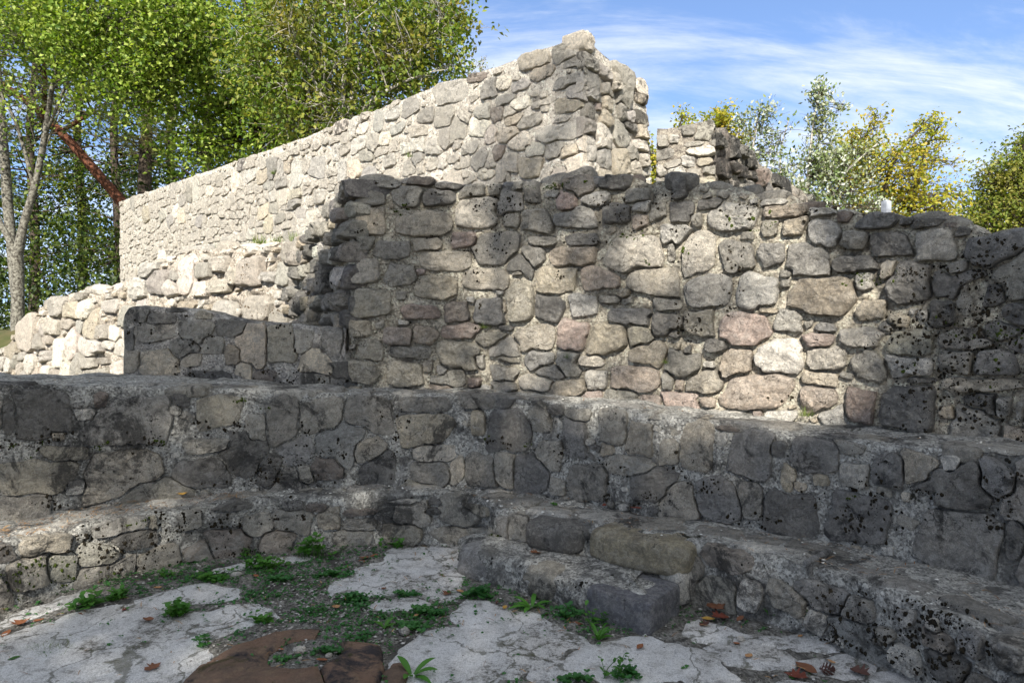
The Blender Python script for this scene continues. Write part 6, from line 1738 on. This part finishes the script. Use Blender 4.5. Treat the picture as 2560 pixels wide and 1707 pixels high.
sprig('leafy_weed', 'weed under the bench right of the tallest weed', gp(975, 1372), 5, .07, .05, 30)
sprig('leafy_weed', 'little sprig on the earth left of the tallest weed', gp(620, 1395), 5, .06, .03, 31)
sprig('leafy_weed', 'short weeds at the bench foot above the left narrow slab', gp(420, 1445), 6, .06, .03, 32)
sprig('leafy_weed', 'weed on the gravel above the millstone', gp(660, 1558), 6, .05, .045, 33)
rosette('round_leaf_plant', 'single plant with oval upright leaves at the back corner of the stone step', gp(1158, 1392), 4, .075, .04, (.5, 1.1), 41)
rosette('plantain', 'plantain with long lance leaves spread over the slab in front of the step', gp(1330, 1520), 8, .125, .026, (.12, .5), 42, az=[.05, 3.05, 2.6, 4.3, 1.4, .5, 5.3, 3.6])
rosette('plantain', 'upright narrow-leaved plant left of the dark cut stone', gp(1495, 1600), 9, .11, .022, (.3, 1.2), 43)
rosette('plantain', 'small plant with pointed leaves on the earth in the middle', gp(960, 1572), 7, .07, .022, (.2, .8), 44)
rosette('plantain', 'big-leaved rosette at the bottom edge right of the millstone', gp(1030, 1692), 7, .115, .03, (.2, .7), 45)
rosette('plantain', 'few soft leaves standing on the weed patch on the left slab', gp(450, 1535), 6, .07, .022, (.7, 1.3), 46)
grass_tuft('dry moss-like grass tuft on the left slab', gp(122, 1622), 120, .05, 51, spread=.05, up=.6)
grass_tuft('green grass tuft on the dirt under the tall wall, left one', at(630, 605, 8.6) + np.array([0, .2, 0]), 70, .16, 52, 'grass tufts on the low wall')
grass_tuft('green grass tuft on the dirt under the tall wall, middle one', at(676, 603, 8.2) + np.array([0, .2, 0]), 50, .13, 53, 'grass tufts on the low wall')
grass_tuft('wide grass tuft where the low wall meets the apse wall end', at(735, 598, 7.7) + np.array([0, .2, 0]), 80, .14, 54, 'grass tufts on the low wall', .09)
grass_tuft('small grass tuft on the low wall beside a pale block', at(562, 622, 9.0), 30, .10, 55, 'grass tufts on the low wall')
grass_tuft('grass growing on the low wall at the foot of the tall wall end', at(298, 735, 10.6), 60, .14, 56, 'grass tufts on the low wall', .12)
for i, (fc, u, v, h, lab) in enumerate([(f_b, 2022, 1040, .07, 'grass tuft growing at the foot of the apse wall near the sunlit patch'), (f_b, 1430, 893, .05, 'small green tuft in the apse wall beside a pink stone'), (f_b, 1672, 910, .05, 'small green tuft low in the apse wall right of the centre'),
                                        (f_b, 1213, 818, .06, 'fresh green sprout in a joint in the middle of the apse wall'), (f_t, 688, 436, .12, 'green tuft in the face of the tall wall'), (f_t, 1030, 395, .10, 'yellow tuft in the face of the tall wall')]):
    s, z, e = fc.inv(u, v); grass_tuft(lab, fc.P(s, z, .05), 40, h, 70 + i, spread=.018)
clover('leafy_weed', 'tiny bright weed on top of the lower bench in the middle', at(1390, 1268, 4.22), .03, .02, 12, .03, 61, None, (.006, .010), 'weed')

# ------------------------------------------------------------------ fallen leaves
def leaf_colour(name, c):
    return simple_mat(name, tuple(x * .7 for x in c), c, 45, 4, .75, .3, .002)


LC = dict(tan=leaf_colour('tan_leaf', (.40, .22, .10)), rust=leaf_colour('rust_leaf', (.22, .085, .038)), red=leaf_colour('red_brown_leaf', (.15, .042, .026)), yellow=leaf_colour('yellow_leaf', (.46, .27, .06)), brown=leaf_colour('brown_leaf', (.17, .075, .04)), dark=leaf_colour('dark_leaf', (.09, .045, .035)), green=leaf_colour('green_leaf', (.05, .12, .025)))


def fallen(label, c, L, kind, col, seed, group=None, curl=.5, yaw=None):
    R = np.random.default_rng(seed); yaw = R.uniform(0, 6.28) if yaw is None else yaw
    if kind == 'maple':
        prof = [(-.5, 0), (-.42, .10), (-.30, .34), (-.12, .22), (-.10, .56), (.06, .30), (.20, .44), (.22, .20), (.52, 0)]
    else:
        prof = [(-.5, 0), (-.38, .12), (-.2, .22), (0, .25), (.2, .20), (.38, .10), (.5, 0)]
    out = prof + [(x, -y) for x, y in prof[-2:0:-1]]
    out = np.array(out); n = len(out); jit = R.normal(0, .015, out.shape); out = out + jit
    P2 = np.vstack([out * f for f in (1, .62)] + [np.zeros((1, 2))]) * L
    x, y = P2[:, 0] / L, P2[:, 1] / L
    z = L * (curl * (.9 * y * y + .55 * x * x * (1 + R.normal(0, .4)) + .18 * x * R.normal() + .3 * np.abs(y)) + .04 * fbm(np.c_[x, y, 0 * x + seed], 6, 2, seed))
    z -= z.min()
    cy, sy = math.cos(yaw), math.sin(yaw); V = np.c_[P2[:, 0] * cy - P2[:, 1] * sy, P2[:, 0] * sy + P2[:, 1] * cy, z] + np.asarray(c)
    i = np.arange(n); j = (i + 1) % n
    Q = np.stack([i, j, n + j, n + i], 1); T = np.stack([n + i, n + j, np.full(n, 2 * n)], 1)
    root = mk('fallen_leaf', V, [Q, T], LC[col], None, loc=c)
    return tag(root, label, 'leaf', group or 'fallen autumn leaves')


FL = [(840, 1518, .075, 'oval', 'tan', 'large curled tan leaf lying on the gravel in the middle of the floor', .02, .5), (372, 1552, .075, 'oval', 'brown', 'folded brown leaf beside the weed on the left slab', .02, .9), (382, 1668, .075, 'maple', 'brown', 'brown lobed leaf flat on the left slab', .015, .3),
      (2015, 1670, .12, 'oval', 'brown', 'large oval reddish brown leaf near the bottom right', .015, .15), (2150, 1683, .09, 'maple', 'dark', 'dark curled lobed leaf at the bottom right', .015, .6), (1872, 1640, .06, 'oval', 'tan', 'tan oval leaf left of the large reddish brown leaf', .015, .4),
      (1842, 1608, .035, 'oval', 'rust', 'small orange-red leaf on the slab right of the step', .015, .2), (1600, 1618, .06, 'oval', 'rust', 'orange leaf in front of the dark cut stone', .015, .6), (1790, 1520, .11, 'maple', 'brown', 'topmost brown leaf of the pile right of the step', .04, .5), (1800, 1545, .10, 'maple', 'red', 'dark red leaf in the pile right of the step', .02, .5),
      (1770, 1548, .07, 'oval', 'yellow', 'yellow leaf under the pile right of the step', .015, .5), (1775, 1490, .08, 'oval', 'rust', 'rust leaf leaning upright above the pile right of the step', .06, .9), (1850, 1548, .06, 'oval', 'brown', 'pinkish brown leaf right of the pile', .02, .5), (1762, 1562, .06, 'maple', 'dark', 'dark leaf at the left foot of the pile', .01, .6),
      (1262, 1520, .05, 'oval', 'yellow', 'cream curled leaf left of the plantain', .015, .8), (1245, 1508, .045, 'oval', 'red', 'red-brown leaf tip left of the plantain', .01, .8), (1118, 1485, .06, 'maple', 'brown', 'small brown leaf on the big square slab near the step', .015, .6), (1150, 1478, .06, 'oval', 'tan', 'tan leaf at the left foot of the stone step', .015, .5),
      (960, 1472, .035, 'maple', 'brown', 'tiny brown leaf on the lower edge of the big square slab', .015, .5), (912, 1396, .08, 'oval', 'brown', 'folded brown leaf at the upper left corner of the big square slab', .02, .8), (905, 1405, .07, 'oval', 'rust', 'rust leaf strip beside the upper left corner of the big square slab', .01, .5), (935, 1390, .06, 'oval', 'rust', 'orange leaf among the weed under the bench', .015, .6),
      (50, 1560, .09, 'maple', 'rust', 'orange leaf by the sunlit bench foot at the left edge', .02, .6), (95, 1552, .06, 'oval', 'rust', 'rust leaf right of the orange one at the left edge', .015, .6), (15, 1585, .07, 'oval', 'rust', 'long rust leaf cut by the left edge', .01, .5), (205, 1532, .07, 'oval', 'rust', 'rust leaf under the broad-leaved weed', .01, .5),
      (310, 1498, .06, 'oval', 'rust', 'rust leaf among the low weed at the left', .01, .6), (395, 1470, .05, 'oval', 'tan', 'pale orange leaf on the earth left of the narrow slab', .015, .8), (312, 1525, .035, 'maple', 'red', 'small red leaf on the left slab', .015, .6), (640, 1440, .05, 'oval', 'rust', 'rust leaf hanging under the wide weed clump', .02, .8),
      (880, 1602, .05, 'oval', 'tan', 'tan leaf at the edge of the gravel right of the millstone', .01, .6), (1040, 1540, .04, 'oval', 'tan', 'pale bent leaf left of the clover clump in the middle', .02, .9), (1372, 1535, .06, 'oval', 'rust', 'orange leaf under the plantain', .01, .5), (1440, 1560, .07, 'oval', 'brown', 'brown leaf under the clover at the step', .01, .5),
      (700, 1625, .05, 'oval', 'rust', 'rust leaf at the inner rim of the millstone', .01, .6), (805, 1650, .05, 'oval', 'rust', 'rust leaf in the opening of the millstone', .01, .5), (35, 1645, .05, 'oval', 'green', 'green fallen leaf on the left slab', .015, .4), (2080, 1655, .04, 'oval', 'tan', 'small tan leaf above the pine cone', .015, .6), (2000, 1590, .035, 'oval', 'tan', 'small tan leaf beside the thin upright sprig', .015, .4), (1990, 1690, .09, 'maple', 'red', 'dark red leaf at the bottom edge left of the pine cone', .01, .5)]
for i, (u, v, L, kind, col, lab, z, curl) in enumerate(FL):
    fallen(lab, on_z(u, v, z) + np.array([0, 0, .002]), L, kind, col, 100 + i, curl=curl)
for i, (u, v, d, L, kind, col, lab) in enumerate([(2200, 1383, 3.42, .10, 'maple', 'rust', 'orange maple leaf on top of the right part of the lower bench'), (1880, 1332, 3.75, .06, 'oval', 'rust', 'rust leaf on the lower bench top above the brown block'), (1340, 1385, 3.85, .07, 'maple', 'brown', 'brown leaf on top of the stone step'),
                                              (455, 1238, 4.35, .07, 'maple', 'yellow', 'yellow leaf on the left part of the lower bench top'), (562, 1224, 4.5, .06, 'oval', 'rust', 'orange leaf against the foot of the upper bench'), (1590, 1272, 4.02, .07, 'oval', 'red', 'red-brown leaf in the corner of the lower bench top, right of the centre'),
                                              (1510, 1265, 4.15, .06, 'oval', 'red', 'red leaf strip on the lower bench top near the white chips'), (1295, 1243, 4.42, .05, 'oval', 'brown', 'brown leaf on the lower bench top in the middle'), (625, 1023, 4.75, .05, 'oval', 'rust', 'rust leaf on the rim of the upper bench'), (60, 1335, 3.7, .07, 'oval', 'rust', 'rust leaf on the sunlit left end of the lower bench')]):
    p = at(u, v, d)
    fallen(lab, p + np.array([0, 0, .004]), L, kind, col, 160 + i, curl=.55)

# a pine cone
cn = on_z(2066, 1672, .03); cone = thing('pine_cone', cn - np.array([0, 0, .03]), 'small black pine cone right of the large reddish brown leaf', 'pine cone')
Vc, Tc, k = [], [], 0
for i in range(46):
    t = i / 45; a = i * 2.4; r = .024 * math.sin(math.pi * (.12 + .8 * t)); x = (t - .5) * .055
    c = np.array([x, math.cos(a) * r * .6, math.sin(a) * r * .6]); o = np.array([x + .008, math.cos(a) * r * 1.25, math.sin(a) * r * 1.25]); q = np.array([0, -math.sin(a), math.cos(a)]) * .007
    Vc.append(np.array([c - q * .4, c + q * .4, o + q, o - q]) + cn); Tc.append(np.array([[0, 1, 2, 3]]) + k); k += 4
mk('scales', np.vstack(Vc), [np.vstack(Tc)], LC['dark'], cone, loc=cn)
# loose stones among the weeds
for i, (u, v, s, col, lab) in enumerate([(748, 1628, .045, 'W', 'lumpy white stone lying in the opening of the millstone'), (822, 1640, .025, 'W', 'small white pebble right of the lumpy white stone'), (1010, 1580, .05, 'gw', 'smooth grey pebble beside the small pointed-leaf plant'), (1348, 1550, .02, 'W', 'round white pebble under the plantain'), (1852, 1600, .03, 'W', 'white pebble beside the small orange-red leaf'), (750, 1647, .018, 'W', 'tiny white pebble in front of the lumpy white stone'), (590, 1440, .05, 'w', 'pale stone lying in the weeds left of the tallest weed')]):
    p = on_z(u, v, .01); o = rock('pebble', (p[0], p[1], .012 + s * .12), (s * 1.2, s, s * .7), i * 1.1, M['stone_pale'], None, pal(col), .03, k=2.6, n=5, rough=.13, seed=300 + i)
    tag(o, lab, 'stone', 'loose stones on the floor')
